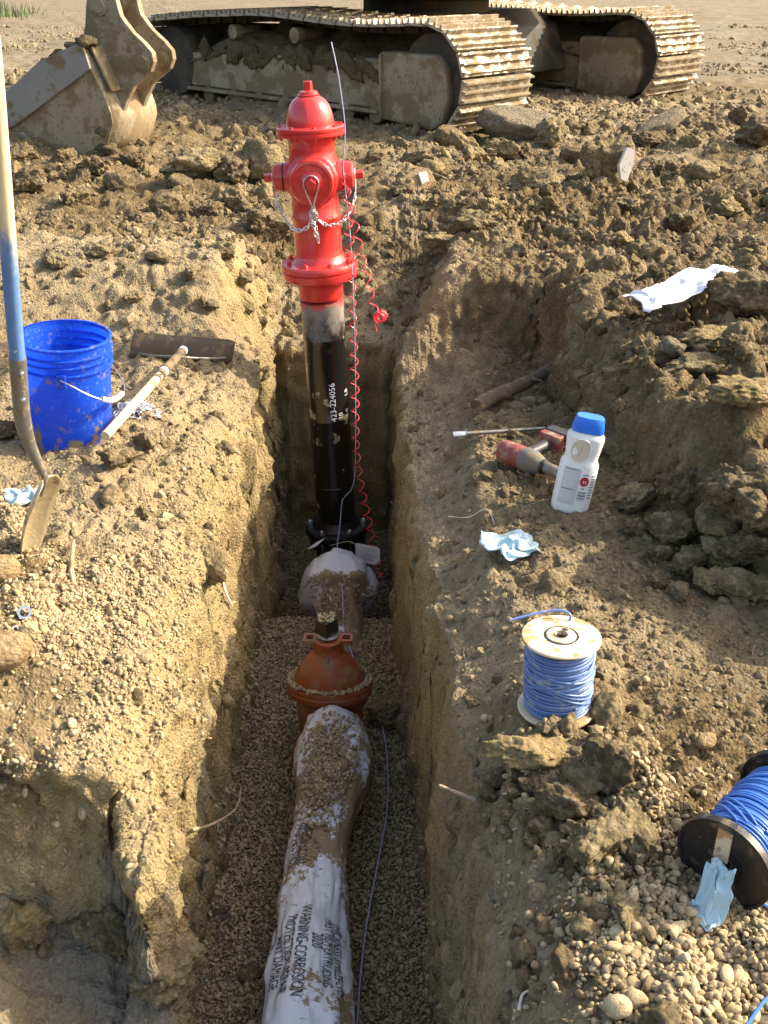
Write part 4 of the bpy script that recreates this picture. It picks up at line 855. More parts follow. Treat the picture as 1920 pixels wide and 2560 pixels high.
def r_in(s, th):
    ang = 1 + np.where(s > 0.36, 1, 0.4) * 0.09 * np.abs(np.cos(4.0 * th + 0.6))
    return ang * np.interp(s, [0, 0.10, 0.20, 0.30, 0.383, 0.392, 0.405, 0.46, 0.50, 0.535, 0.56], [0.100, 0.098, 0.090, 0.086, 0.092, 0.130, 0.143, 0.146, 0.144, 0.136, 0.09])
mbi, _, _ = film_tube([(0.03, -0.06, -0.22), (0.02, 0.08, -0.12), (0.0, 0.28, -0.04), (-0.005, 0.50, 0.0)], r_in, 72, 110, 0.13, 4)
mbi.build('film_sleeve', M['wrap_muddy'], inlet, 50)
MB().prism([(-0.17, 0.0), (-0.13, 0.012), (-0.09, 0.05), (-0.13, 0.03)], 0, 0.002, Matrix.Translation((0.03, 0.47, 0.10)) @ Matrix.Rotation(R(70), 4, 'X')).build('film_corner', M['wrap'], inlet, 0)
tg = thing('paper_tag', 'creased white paper tag wired to the hydrant base', 'tag', PY(918, 1385, 3.86), (R(-22), R(8), R(-6)))
MB().prism([(-0.045, -0.036), (0.030, -0.042), (0.062, -0.036), (0.052, 0.030), (0.040, 0.038), (-0.054, 0.040), (-0.058, 0.030)], -0.0008, 0.0008, Matrix.Rotation(R(90), 4, 'X')).build('card', M['paper'], tg, 0)
for k in range(6):
    MB().box((0.004 + (k % 2) * 0.006, -0.0016, 0.024 - k * 0.0095), (0.062 - 0.012 * (k % 3), 0.0006, 0.0022)).build('print_line', M['ink_grey'], tg, 0)
MB().tube(catmull([(-0.055, 0, 0.033), (-0.09, 0.0, 0.040), (-0.13, 0.02, 0.022), (-0.17, 0.05, 0.0)], 6), 0.0015, 6).build('tie', M['fibre'], tg)

# ------------------------------------------------------------------ gate valve
gv = thing('gate_valve', 'rust orange gate valve with black square operating nut in the trench', 'valve', (-0.178, 2.68, -0.95))
MB().lathe([(0.085, 0.0), (0.105, 0.06), (0.108, 0.20), (0.112, 0.255)], 48, None, 0.62).build('valve_body', M['epoxy'], gv)
for sgn in (-1, 1):
    MB().lathe([(0.085, 0.03), (0.09, 0.12), (0.105, 0.14), (0.118, 0.15), (0.118, 0.175), (0.105, 0.18)], 40, Matrix.Translation((0, 0, 0.12)) @ Matrix.Rotation(R(90 * sgn), 4, 'X')).build('bell_end', M['epoxy'], gv)
MB().lathe([(0.112, 0.250), (0.134, 0.254), (0.140, 0.262), (0.140, 0.278), (0.136, 0.281), (0.136, 0.284), (0.141, 0.287), (0.141, 0.300), (0.137, 0.305), (0.115, 0.306)], 56, None, 0.60).build('bonnet_flange', M['epoxy'], gv)
vb = MB().lathe([(0.117, 0.303), (0.116, 0.318), (0.105, 0.345), (0.082, 0.385), (0.060, 0.410), (0.050, 0.420), (0.048, 0.455), (0.050, 0.457)], 48, None, 0.66).build('valve_bonnet', M['epoxy'], gv)
MB().prism([(0.0, 0.0), (0.105, 0.0), (0.06, 0.062), (0.04, 0.075)], -0.006, 0.006, Matrix.Translation((0.012, 0.0, 0.335)) @ Matrix.Rotation(R(90), 4, 'X')).build('rib', M['epoxy'], vb)
pl = MB().lathe([(0.026, 0.455), (0.046, 0.455), (0.048, 0.459), (0.048, 0.472), (0.044, 0.476), (0.030, 0.476), (0.026, 0.470)], 40).build('stuffing_plate', M['epoxy'], gv)
for sgn in (-1, 1):
    o = MB(); n = 20
    out = [(0.020 * max(-1, min(1, 1.35 * math.cos(2 * math.pi * k / n))), 0.021 * max(-1, min(1, 1.35 * math.sin(2 * math.pi * k / n)))) for k in range(n)]
    vs = []; fs = []
    for zz in (0.457, 0.474):
        for s in (1.0, 0.58):
            vs += [(sgn * 0.058 + x * s, y * s, zz) for x, y in out]
    for k in range(n):
        j = (k + 1) % n
        fs += [(k, j, 2 * n + j, 2 * n + k), (n + j, n + k, 3 * n + k, 3 * n + j), (2 * n + k, 2 * n + j, 3 * n + j, 3 * n + k), (k, n + k, n + j, j)]
    o.add(vs, fs).build('ear', M['epoxy'], pl, 40)
MB().lathe([(0.018, 0.43), (0.018, 0.50)], 20).build('stem', M['dull_steel'], gv)
nt = MB().add([(-0.025, -0.025, 0.0), (0.025, -0.025, 0.0), (0.025, 0.025, 0.0), (-0.025, 0.025, 0.0), (-0.028, -0.028, 0.012), (0.028, -0.028, 0.012), (0.028, 0.028, 0.012), (-0.028, 0.028, 0.012), (-0.0245, -0.0245, 0.055), (0.0245, -0.0245, 0.055), (0.0245, 0.0245, 0.055), (-0.0245, 0.0245, 0.055)],
              [(3, 2, 1, 0)] + [(a, b, b + 4, a + 4) for q in (0, 4) for a, b in ((q, q + 1), (q + 1, q + 2), (q + 2, q + 3), (q + 3, q))] + [(8, 9, 10, 11)], Matrix.Translation((-0.004, 0, 0.490)) @ Matrix.Rotation(R(48), 4, 'Z')).build('operating_nut', M['black_iron'], gv, 0, 0.002)
MB().lathe([(0.034, 0.482), (0.036, 0.486), (0.030, 0.492)], 24).build('nut_washer', M['dull_steel'], gv)
MB().prism(hexp(0.010), -0.058, -0.046, Matrix.Translation((-0.002, 0, 0.43)) @ Matrix.Rotation(R(0), 4, 'Z')).lathe([(0.006, -0.062), (0.006, 0.02)], 12, Matrix.Translation((-0.002, -0.040, 0.405))).build('gland_bolt', M['steel'], gv)

# ------------------------------------------------------------------ the wrapped water pipe and its print
PO = Vector((-0.17, 1.40, -0.83))
wpipe = thing('wrapped_pipe', 'muddy white plastic wrapped water pipe lying in the trench', 'pipe', PO)
ax = [(0.004, -0.30, -0.02), (-0.006, 0.10, 0.0), (-0.020, 0.34, 0.005), (-0.022, 0.60, 0.01), (-0.010, 0.82, 0.015), (0.008, 1.0, 0.035), (0.006, 1.20, 0.05)]
ax_s = catmull(ax, 6)
def r_w(s, th):
    r = np.interp(s, [0, 0.30, 0.45, 0.60, 0.78, 0.95, 1.10, 1.20, 1.30, 1.38, 1.42, 1.47], [0.106, 0.104, 0.105, 0.098, 0.086, 0.080, 0.080, 0.092, 0.112, 0.118, 0.114, 0.095])
    return r * (1 + 0.05 * np.cos(th * 2 + 2.2) * np.where(s < 0.9, 1, 0.3))
mbw, surf, LW = film_tube(ax_s, r_w, 96, 190, 0.15, 2)
film = mbw.build('film_sleeve', M['wrap'], wpipe, 60)
seam = [surf(0.34 + 0.012 * k, -1.28 + 0.10 * math.sin(k * 0.5) - 0.10 * max(0, k - 26) / 10 + (0.35 * max(0, k - 24) / 8 if k > 24 else 0), 0.002) for k in range(0, 33)]
MB().tube(seam, 0.0013, 5).build('film_seam', M['black_ink'], film)
def on_film(txt, size, s_top, th0, stretch=1.0, shear=0.0):
    vs, fs = text_shape(txt, size); q = np.array([v[:] for v in vs]); ss = s_top - q[:, 0] * stretch
    o = surf(ss, th0 + q[:, 1] / r_w(ss, np.full(len(ss), th0)) + shear * q[:, 0], 0.0026)
    return MB().add([tuple(v) for v in o], fs)
for txt, sz, s, th, st, shr in (('WARNING-CORROSION', 0.038, 0.755, -0.20, 0.66, -0.34), ('PROTECTION REPAIR', 0.038, 0.725, -0.56, 0.64, -0.30), ('ANY DAMAGE', 0.035, 0.675, -0.92, 0.68, -0.12), ('2020', 0.040, 0.665, 0.12, 0.60, -0.1),
                                ('FIRST FILM EXTRUDING', 0.035, 0.720, 0.46, 0.56, -0.2), ('THICKNESS 8 MILES-LTD', 0.035, 0.725, 0.80, 0.59, -0.1), ('PROTECTION', 0.038, 1.05, -0.78, 0.7, -0.3), ('CORROSION', 0.038, 1.05, -0.44, 0.7, -0.5)):
    on_film(txt, sz, s, th, st, shr).build('printed_lettering', M['black_ink'], film, 0)
# gravel lying on the wrap and the valve rim
sg = []
for _ in range(1500):
    s = random.gauss(1.24, 0.09); th = random.gauss(-0.05, 0.33)
    if s < 1.46 and abs(th) < 0.85: sg.append((s, th, 0.004 + 0.012 * random.random() * max(0, 1 - abs(th) * 1.4)))
for _ in range(150):
    sg.append((random.gauss(0.94, 0.022), random.gauss(-0.14, 0.12), 0.002))
sg = np.array(sg); top_p = [PO + Vector(v) for v in surf(sg[:, 0], sg[:, 1], sg[:, 2])]
for _ in range(900):
    a = random.uniform(0, 2 * math.pi); r = random.uniform(0.112, 0.139); top_p.append(Vector((-0.178 + r * math.cos(a), 2.68 + r * math.sin(a) * 0.60, -0.95 + 0.308 + random.uniform(0, 0.008))))
for _ in range(1500):
    a = random.gauss(0, 0.45); y = random.uniform(3.32, 3.66); top_p.append(Vector((-0.185 + 0.100 * math.sin(a), y, float(np.interp(y, [3.24, 3.38, 3.58, 3.8], [-1.10, -1.005, -0.925, -0.885])) + 0.096 * math.cos(a) + 0.010 * random.random())))
for _ in range(60): top_p.append(Vector((-0.182 + random.uniform(-.024, .024), 2.68 + random.uniform(-.024, .024), -0.402)))
kk = RNG.lognormal(-5.35, 0.25, len(top_p))
scatter('gravel_on_pipe', 'pea gravel fallen on top of the wrapped pipe and the valve rim', np.array([p[:] for p in top_p]), kk, tones(len(top_p), 21, 0.4), peb, 22)

# ------------------------------------------------------------------ blue bucket
bp = P(183, 1098, 0.0); bz = min(gz(bp.x + dx, bp.y + dy) for dx in (-.1, 0, .1) for dy in (-.1, 0, .1))
bk = thing('plastic_bucket', 'scuffed blue plastic bucket standing behind the shovel', 'bucket', (bp.x, bp.y, bz + 0.004), (R(1.5), R(3.5), 0))
MB().lathe([(0.001, 0.006), (0.118, 0.006), (0.128, 0.0), (0.131, 0.010), (0.140, 0.285), (0.1405, 0.295), (0.1445, 0.372)], 72).build('shell', M['bucket'], bk, 60).data.polygons[-1].use_smooth = True
sh_o = [c for c in bk.children if c.name.startswith('shell')][0]
bm = bmesh.new(); bm.from_mesh(sh_o.data)
bmesh.ops.delete(bm, geom=[f for f in bm.faces if len(f.verts) > 8 and all(v.co.z > 0.36 for v in f.verts)], context='FACES'); bm.to_mesh(sh_o.data); bm.free()
for z, r, t in ((0.372, 0.1485, 0.0045), (0.338, 0.1485, 0.0035), (0.315, 0.148, 0.003), (0.288, 0.147, 0.0035)):
    MB().lathe([(r - 0.006, z - t), (r, z - t), (r + 0.0035, z - t * 0.4), (r + 0.0035, z + t * 0.5), (r, z + t), (r - 0.006, z + t)], 72, cap=False).build('rim' if z > 0.36 else 'rib', M['bucket'], bk)
for ex, ey in ((0.025, -0.146), (-0.025, 0.146)):
    MB().box((ex, ey, 0.275), (0.03, 0.012, 0.045)).build('handle_ear', M['bucket'], bk, 0, 0.003)
bail = MB().tube(catmull([(0.025, -0.154, 0.282), (0.06, -0.158, 0.268), (0.11, -0.145, 0.235), (0.155, -0.10, 0.200), (0.178, -0.03, 0.188), (0.172, 0.05, 0.190), (0.12, 0.125, 0.225), (0.04, 0.157, 0.272), (-0.025, 0.154, 0.282)], 8), 0.0022, 7).build('bail_handle', M['steel'], bk)
MB().tube(catmull([(0.140, -0.118, 0.213), (0.160, -0.09, 0.197), (0.172, -0.05, 0.190), (0.177, -0.01, 0.187)], 5), 0.009, 12).build('grip', M['pvc'], bail)

# ------------------------------------------------------------------ shovel stuck upright in the bank
tip = PY(57, 1392, 2.40); tip.z = min(tip.z, gz(tip.x, tip.y) - 0.0)
sv = thing('shovel', 'long handled round point shovel stuck upright in front of the bucket', 'shovel', (tip.x, tip.y, 0.0))
L_ = lambda v: Vector(v) - Vector((tip.x, tip.y, 0))
MB().tube(catmull([L_(PY(-58, -300, 2.08)), L_(PY(-32, 0, 2.16)), L_(PY(-11, 230, 2.21)), L_(PY(16, 560, 2.27)), L_(PY(35, 800, 2.32)), L_(PY(46, 915, 2.34))], 8), [0.0175] * 12 + [0.0185] * 29, 20).build('handle', M['handle'], sv)
sk = MB().tube(catmull([L_(PY(44, 893, 2.338)), L_(PY(51, 990, 2.355)), L_(PY(58, 1055, 2.37)), L_(PY(72, 1105, 2.385)), L_(PY(92, 1150, 2.395)), L_(PY(112, 1195, 2.40)), L_(PY(102, 1240, 2.40))], 8), [0.0205] * 17 + [0.0205 - 0.00052 * k for k in range(32)], 20).build('socket', M['dull_steel'], sv)
for q in (935, 1000):
    c_ = L_(PY(58 if q > 950 else 54, q, 2.325)); MB().lathe([(0.006, -0.004), (0.006, 0.002), (0.003, 0.005), (0.001, 0.006)], 12, Matrix.Translation(c_) @ Matrix.Rotation(R(90), 4, 'X')).build('rivet', M['steel'], sk)
top_b = PY(112, 1192, 2.405); Lb = tip - Vector((0, 0, 0.02)) - top_b; wd = Vector((0.34, 0.94, 0.0)).normalized(); nb = wd.cross(Lb).normalized()
if nb.x < 0: nb = -nb
vs, fs = [], []; NS, NT_ = 22, 13
for i in range(NS + 1):
    s = i / NS
    hw = 0.058 * (min(1, 0.55 + s * 4) if s < 0.12 else 1.0) * (1 if s < 0.5 else math.sqrt(max(0.0, 1 - ((s - 0.5) / 0.505) ** 2)))
    for j in range(NT_):
        t = -1 + 2 * j / (NT_ - 1)
        vs.append(top_b + Lb * s + wd * hw * t + nb * (0.030 * t * t * (hw / 0.058) + 0.020 * math.sin(s * math.pi) * -1 + (0.006 * math.exp(-(t / 0.2) ** 2) * max(0, 1 - 2 * s))) - Vector((tip.x, tip.y, 0)))
for i in range(NS):
    for j in range(NT_ - 1): fs.append((i * NT_ + j, i * NT_ + j + 1, (i + 1) * NT_ + j + 1, (i + 1) * NT_ + j))
M['blade'] = grimy('worn_shovel_blade', (0.50, 0.42, 0.26), 0.32, 0.55, dirt=0.47, soft=0.10, dscale=18, dcol=(0.24, 0.17, 0.085), bump=0.3)
o = MB().add(vs, fs).build('blade', M['blade'], sv, 60); md = o.modifiers.new('thick', 'SOLIDIFY'); md.thickness = 0.003

# ------------------------------------------------------------------ concrete rake
a, b = on(330, 882), on(583, 896); a.y -= 0.07; b.y -= 0.07; a.z = gz(a.x, a.y) + 0.012; b.z = gz(b.x, b.y) + 0.012
rk = thing('rake', 'flat bladed rake with pale wooden handle lying by the bucket', 'rake', (a + b) / 2)
RL = lambda v: Vector(v) - (a + b) / 2
ta, tb = PY(332, 830, a.y + 0.03), PY(589, 850, b.y + 0.03)
nrm = (b - a).cross(ta - a).normalized()
vs = []; fs = []; nn = 16
for i in range(nn + 1):
    for j in range(5):
        k = i / nn; q = (a.lerp(b, k)).lerp(ta.lerp(tb, k), j / 4) + nrm * (0.006 * math.sin(k * 3.14) + 0.006 * math.sin(j / 4 * 3.14)); q.z -= 0.012 * (1 - j / 4)
        if i in (0, nn) and j in (4,): q.z -= 0.008
        vs.append(RL(q))
for i in range(nn):
    for j in range(4): fs.append((i * 5 + j, i * 5 + j + 1, (i + 1) * 5 + j + 1, (i + 1) * 5 + j))
o = MB().add(vs, fs).build('blade', M['rusty'], rk, 60); o.modifiers.new('thick', 'SOLIDIFY').thickness = 0.004
h0, h1, h2 = PY(458, 876, a.y - 0.03), PY(400, 938, 3.44), PY(263, 1090, 2.985)
MB().tube([RL(h1.lerp(h0, -0.10)), RL(h1), RL(h1.lerp(h2, 0.5)), RL(h2)], [0.0150, 0.0158, 0.0158, 0.0152], 18).build('handle', M['wood'], rk)
fe = MB().tube([RL(h1.lerp(h0, -0.02)), RL(h1.lerp(h0, 0.5)), RL(h0)], [0.0172, 0.0165, 0.015], 18).build('ferrule', M['rusty'], rk)
for f in (0.08, 0.93): MB().tube([RL(h1.lerp(h0, f)), RL(h1.lerp(h0, f + 0.07))], 0.0182, 18).build('ferrule_band', M['pvc'], fe)
mid = h1.lerp(h0, 0.75)
for e in (a.lerp(b, 0.12), a.lerp(b, 0.95)):
    e = e + Vector((0, -0.02, 0.025)); m_ = (e + mid) / 2 + Vector((0, -0.05, 0.01))
    MB().tube(catmull([RL(e), RL(e.lerp(m_, .5)), RL(m_.lerp(mid, .4)), RL(mid)], 6), 0.0042, 8).build('brace', M['dull_steel'], rk)

# ------------------------------------------------------------------ heap of chain by the rake handle
cp = on(335, 1030); chn = thing('loose_chain', 'small heap of pale zinc chain behind the rake handle', 'chain', cp)
big_link = MB().tube([(0.009 * math.sin(2 * math.pi * k / 16), 0, 0.010 * math.cos(2 * math.pi * k / 16) + (0.009 if math.cos(2 * math.pi * k / 16) > 0 else -0.009)) for k in range(16)], 0.0032, 7, True).mesh('link', M['zinc'])
rr = random.Random(5)
for k in range(46):
    x, y = rr.gauss(0, 0.036), rr.gauss(0, 0.032); z = gz(cp.x + x, cp.y + y) - cp.z + 0.006 + 0.022 * rr.random() * max(0, 1 - (x * x + y * y) / 0.003)
    from_mesh('link', big_link, chn, Matrix.Translation((x, y, z)) @ Euler((rr.uniform(1.0, 2.2), rr.uniform(-.5, .5), rr.uniform(0, 6.3))).to_matrix().to_4x4())

# ------------------------------------------------------------------ rags, sheet
def rag(name, label, loc, size, seed, rz=0.0, height=0.5, asp=0.75, drape=None, cat='rag'):
    n = 40; g = np.linspace(-1, 1, n); uu, vv = np.meshgrid(g, g); u, v = uu.ravel(), vv.ravel()
    ang = np.arctan2(v, u); rad = np.maximum(np.abs(u), np.abs(v))
    edge = 0.80 + 0.22 * vnoise(np.stack([np.cos(ang) * 1.7, np.sin(ang) * 1.7, ang * 0 + seed], 1), seed)
    q = np.stack([u * 2.0, v * 2.0, u * 0 + seed], 1)
    x = (u * edge + 0.24 * vnoise(q * 1.3, seed + 1) + 0.05 * vnoise(q * 2.2, seed + 11)) * size; y = (v * edge * asp + 0.24 * vnoise(q * 1.3, seed + 2) + 0.05 * vnoise(q * 2.2, seed + 12)) * size
    z = size * height * (0.85 * np.abs(vnoise(q * 0.62 + 4, seed + 3)) + 0.42 * np.sqrt(vnoise(q * 1.2 + 2, seed + 4) ** 2 + 0.01) + 0.14 * vnoise(q * 2.2, seed + 6) + 0.08) * (1.15 - 0.6 * rad)
    z = z + 0.006
    if drape: z = drape(x, y, z)
    fs = [(j * n + i, j * n + i + 1, (j + 1) * n + i + 1, (j + 1) * n + i) for j in range(n - 1) for i in range(n - 1)]
    o = MB().add(list(zip(x, y, z)), fs).build(name, M['rag'], None, 75); o.location = loc; o.rotation_euler = (0, 0, rz)
    o.modifiers.new('thick', 'SOLIDIFY').thickness = 0.0015
    return tag(o, label, cat, 'crumpled blue rags')
rag('rag', 'crumpled pale blue rag on the ground behind the shovel blade', on(74, 1262), 0.078, 3, 0.4, 0.85)
rag('rag', 'dirty pale blue rag lying below the white bottle', on(1278, 1375), 0.088, 9, 0.2, 0.5, 1.0)

sa, sb = on(1568, 812), on(1835, 748); sd = (sb - sa); so = (sa + sb) / 2
ang = math.atan2(sd.y, sd.x); LN = math.hypot(sd.x, sd.y)
ws = thing('plastic_sheet', 'long white plastic sheet lying on the right bank by the dark boulder', 'sheet', so, (0, 0, ang))
n1_, n2_ = 46, 14; vs = []
for i in range(n1_):
    for j in range(n2_):
        u = i / (n1_ - 1) - 0.5; v = j / (n2_ - 1) - 0.5
        q = np.array([[u * 7, v * 3, 2.0]]); wv = 0.125 + 0.018 * math.sin(u * 7 + 0.6) + (0.03 if u < -0.36 else 0)
        x = u * LN + 0.02 * float(vnoise(q, 3)[0]); y = v * wv * 1.5 + 0.045 * math.sin(u * 4.4 + 0.4) + 0.006 * float(vnoise(q * 2, 4)[0])
        wx, wy = so.x + x * math.cos(ang) - y * math.sin(ang), so.y + x * math.sin(ang) + y * math.cos(ang)
        vs.append((x, y, (sa.z + (sb.z - sa.z) * (u + 0.5) - so.z) + 0.080 + 0.016 * abs(float(vnoise(q * 1.6, 7)[0])) + 0.014 * abs(float(vnoise(q * np.array([[0.6, 3.5, 1]]), 8)[0]))))
o = MB().add(vs, [(i * n2_ + j, i * n2_ + j + 1, (i + 1) * n2_ + j + 1, (i + 1) * n2_ + j) for i in range(n1_ - 1) for j in range(n2_ - 1)]).build('film', M['sheet'], ws, 70); o.modifiers.new('thick', 'SOLIDIFY').thickness = 0.001
for k, u in enumerate((-0.32, -0.24, -0.17, -0.11, -0.06, 0.04, 0.10, 0.26, 0.36)):
    i = int((u + 0.5) * (n1_ - 1)); p = Vector(vs[i * n2_ + 5 + k % 3]); p2 = Vector(vs[(i + 1) * n2_ + 5 + k % 3]); t_ = (p2 - p) * 0.9; w_ = (Vector(vs[i * n2_ + 6 + k % 3]) - p) * 0.55; up_ = Vector((0, 0, 0.0022))
    MB().add([p + up_, p + t_ + up_, p + t_ + w_ + up_, p + w_ + up_], [(0, 1, 2, 3)]).build('print_mark', M['label'], o, 0)

# ------------------------------------------------------------------ white bottle with blue cap
bb = on(1424, 1278); bt = thing('plastic_bottle', 'white plastic bottle with blue cap leaning on the right shelf', 'bottle', (bb.x, bb.y + 0.02, bb.z - 0.008), (R(-3), R(7.5), R(-8))); bt.scale = (0.94, 0.94, 1.0)
prof = [(0.050, 0.0), (0.056, 0.004), (0.058, 0.02), (0.059, 0.10), (0.058, 0.155), (0.052, 0.166), (0.050, 0.175), (0.053, 0.20), (0.0565, 0.232), (0.0555, 0.240), (0.048, 0.248), (0.046, 0.252)]
def rx_at(z): return float(np.interp(z, [p[1] for p in prof], [p[0] for p in prof]))
def sup(a, r, ry=0.68, n=2.8):
    c, s = math.cos(a), math.sin(a); return (r * math.copysign(abs(c) ** (2 / n), c), r * ry * math.copysign(abs(s) ** (2 / n), s))
def bfront(x, z, off=0.0):
    r = rx_at(z); u = min(0.999, abs(x / r)); return (x, -r * 0.68 * (1 - u ** 2.8) ** (1 / 2.8) - off, z)
def loft(rows, seg=48):
    m = MB(); vs = [(sup(2 * math.pi * k / seg, r) + (z,)) for r, z in rows for k in range(seg)]
    fs = [(i * seg + k, i * seg + (k + 1) % seg, (i + 1) * seg + (k + 1) % seg, (i + 1) * seg + k) for i in range(len(rows) - 1) for k in range(seg)]
    fs += [tuple(reversed(range(seg))), tuple((len(rows) - 1) * seg + k for k in range(seg))]
    return m.add(vs, fs)
loft(prof).build('body', M['bottle'], bt, 50)
loft([(0.049, 0.2525), (0.0495, 0.255), (0.046, 0.275), (0.0425, 0.293), (0.040, 0.296)]).build('cap', M['cap_blue'], bt, 40)
def patch(name, x0, x1, z0, z1, off, mat, parent, nx=16, nz=6):
    m = MB(); vs = [bfront(x0 + (x1 - x0) * i / nx, z0 + (z1 - z0) * j / nz, off) for j in range(nz + 1) for i in range(nx + 1)]
    return m.add(vs, [(j * (nx + 1) + i, j * (nx + 1) + i + 1, (j + 1) * (nx + 1) + i + 1, (j + 1) * (nx + 1) + i) for j in range(nz) for i in range(nx)]).build(name, mat, parent, 60)
lab = patch('label', -0.044, 0.006, 0.036, 0.150, 0.0006, M['label'], bt)
for k in range(15): patch('print_line', -0.041, -0.004 - 0.008 * ((k * 7) % 3) * 0.5, 0.143 - k * 0.0068, 0.1455 - k * 0.0068, 0.0010, M['ink_grey'] if k in (0, 9) else M['pvc'], lab, 8, 1)
for k in range(9): patch('print_line', 0.040, 0.052, 0.128 - k * 0.0085, 0.1315 - k * 0.0085, 0.0009, M['ink_grey'], lab, 4, 1)
cx_, cz_ = 0.022, 0.112
MB().add([bfront(cx_, cz_, 0.0010)] + [bfront(cx_ + 0.0135 * math.cos(2 * math.pi * k / 24), cz_ + 0.0145 * math.sin(2 * math.pi * k / 24), 0.0010) for k in range(24)], [(0, 1 + k, 1 + (k + 1) % 24) for k in range(24)]).build('red_badge', M['ink_red'], lab, 0)
for dx_ in (-0.004, 0.002): patch('badge_mark', cx_ + dx_, cx_ + dx_ + 0.003, cz_ - 0.005, cz_ + 0.003, 0.0014, M['pvc'], lab, 2, 2)
patch('print_line', 0.013, 0.032, 0.131, 0.134, 0.0010, M['ink_grey'], lab, 6, 1)
patch('print_line', 0.018, 0.026, 0.088, 0.092, 0.0010, M['ink_grey'], lab, 4, 1)
for k, w_ in enumerate((0.0012, 0.003, 0.0014, 0.004, 0.001, 0.0035, 0.0012)): patch('bar_stripe', 0.010, 0.034, 0.052 + k * 0.0045, 0.052 + k * 0.0045 + w_, 0.0010, M['ink_grey'], lab, 5, 1)
gp = []
for k in range(32):
    a_ = 2 * math.pi * k / 32; gp.append(bfront(-0.010 + 0.029 * math.copysign(abs(math.cos(a_)) ** 0.7, math.cos(a_)), 0.200 + 0.036 * math.sin(a_), 0.0012))
MB().tube(gp, 0.0018, 6, True).build('grip_outline', M['bottle'], bt)
M['tan_plastic'] = grimy('stained_plastic', (0.62, 0.55, 0.42), 0.45, dirt=0.64, dscale=22, dcol=(0.5, 0.38, 0.24), bump=0)
MB().add([bfront(-0.010, 0.197, 0.0012)] + gp, [(0, 1 + k, 1 + (k + 1) % 32) for k in range(32)]).build('grip_panel', M['tan_plastic'], bt, 60)
MB().tube([bfront(-0.016, 0.178, 0.002), bfront(-0.010, 0.195, 0.002), bfront(-0.007, 0.215, 0.002)], 0.0006, 5).build('scratch', M['ink_red'], bt)

# ------------------------------------------------------------------ impact wrench, steel bar, root
za = gz(0.40, 2.92) + 0.032
A_, B_, C_ = P(1262, 1128, za), P(1358, 1166, za), P(1412, 1192, za - 0.006)
dr_ = thing('impact_wrench', 'muddy red and grey cordless impact wrench lying behind the bottle', 'power tool', (A_ + B_) / 2)
DL = lambda v: Vector(v) - (A_ + B_) / 2
t_ = (B_ - A_).normalized(); LAB = (B_ - A_).length
body = [DL(A_ + t_ * LAB * k) for k in (-0.12, -0.08, 0.0, 0.25, 0.46, 0.50)]
MB().tube(body, [0.020, 0.031, 0.036, 0.037, 0.037, 0.035], 20).build('motor_housing', M['tool_red'], dr_, 40)
MB().tube([DL(A_ + t_ * LAB * k) for k in (0.47, 0.52, 0.75, 0.92, 1.0)], [0.034, 0.038, 0.037, 0.028, 0.021], 20).build('gear_case', M['tool_grey'], dr_, 40)
an = MB().tube([DL(B_ - t_ * 0.004), DL(B_ + t_ * 0.008)], 0.0225, 18).build('anvil_ring', M['black_plastic'], dr_)
MB().tube([DL(B_ + t_ * 0.006), DL(B_ + t_ * 0.012), DL(C_ + t_ * 0.02)], [0.016, 0.0185, 0.0185], 18).build('socket', M['dull_steel'], dr_)
BT = P(1378, 1108, za + 0.004); hm = A_.lerp(B_, 0.42); hdir = (BT - hm).normalized()
MB().tube([DL(hm), DL(hm.lerp(BT, 0.35)), DL(hm.lerp(BT, 0.8))], [0.024, 0.0195, 0.021], 16).build('handle', M['tool_black'], dr_, 40)
mb_ = Matrix.Translation(DL(BT)) @ hdir.to_track_quat('X', 'Z').to_matrix().to_4x4()
MB().box((0.0, 0, 0.0), (0.030, 0.082, 0.066), mb_, 0.006).build('battery_foot', M['tool_red'], dr_, 30, 0.004)
MB().box((0.036, 0, 0.0), (0.040, 0.086, 0.070), mb_, 0.008).build('battery', M['tool_black'], dr_, 30, 0.004)
MB().box((0.016, -0.03, 0), (0.012, 0.02, 0.016), mb_).build('trigger', M['tool_red'], dr_, 0, 0.002)
zb = max(gz(0.23 + 0.032 * k, 3.08 + 0.006 * k) for k in range(11)) + 0.004
b0, b1 = P(1137, 1086, zb + 0.008), P(1362, 1071, zb)
br = thing('steel_bar', 'thin steel bar lying behind the impact wrench with a shiny forked end', 'bar', (b0 + b1) / 2)
BL = lambda v: Vector(v) - (b0 + b1) / 2
MB().tube([BL(b0.lerp(b1, 0.12)), BL(b0.lerp(b1, 0.5)), BL(b1)], [0.0072, 0.0068, 0.0062], 12).build('shaft', M['dull_steel'], br)
MB().tube([BL(b0.lerp(b1, -0.02)), BL(b0.lerp(b1, 0.04)), BL(b0.lerp(b1, 0.13))], [0.0095, 0.0105, 0.0085], 12, flat=0.55).build('forked_end', M['steel'], br)
l0, l1 = P(1192, 1018, gz(0.34, 3.42) + 0.03), P(1385, 918, gz(0.60, 3.55) + 0.065)
lg = []
for k in range(15):
    q = l0.lerp(l1, k / 14); q.z = q.z + 0.006 * math.sin(k * 0.5); q.y += 0.004 * math.sin(k * 0.9); lg.append(q - l0)
rt = thing('root', 'thick brown root lying across the dug hollow right of the hydrant', 'root', l0)
MB().tube(lg, [0.029 + 0.002 * math.sin(k * 1.7) - 0.0005 * k for k in range(15)], 16).build('root_wood', M['root'], rt, 70)
MB().tube([lg[9], lg[9] + Vector((0.02, -0.02, 0.02)), lg[9] + Vector((0.05, -0.045, 0.02))], [0.009, 0.007, 0.003], 8).build('side_root', M['root'], rt)

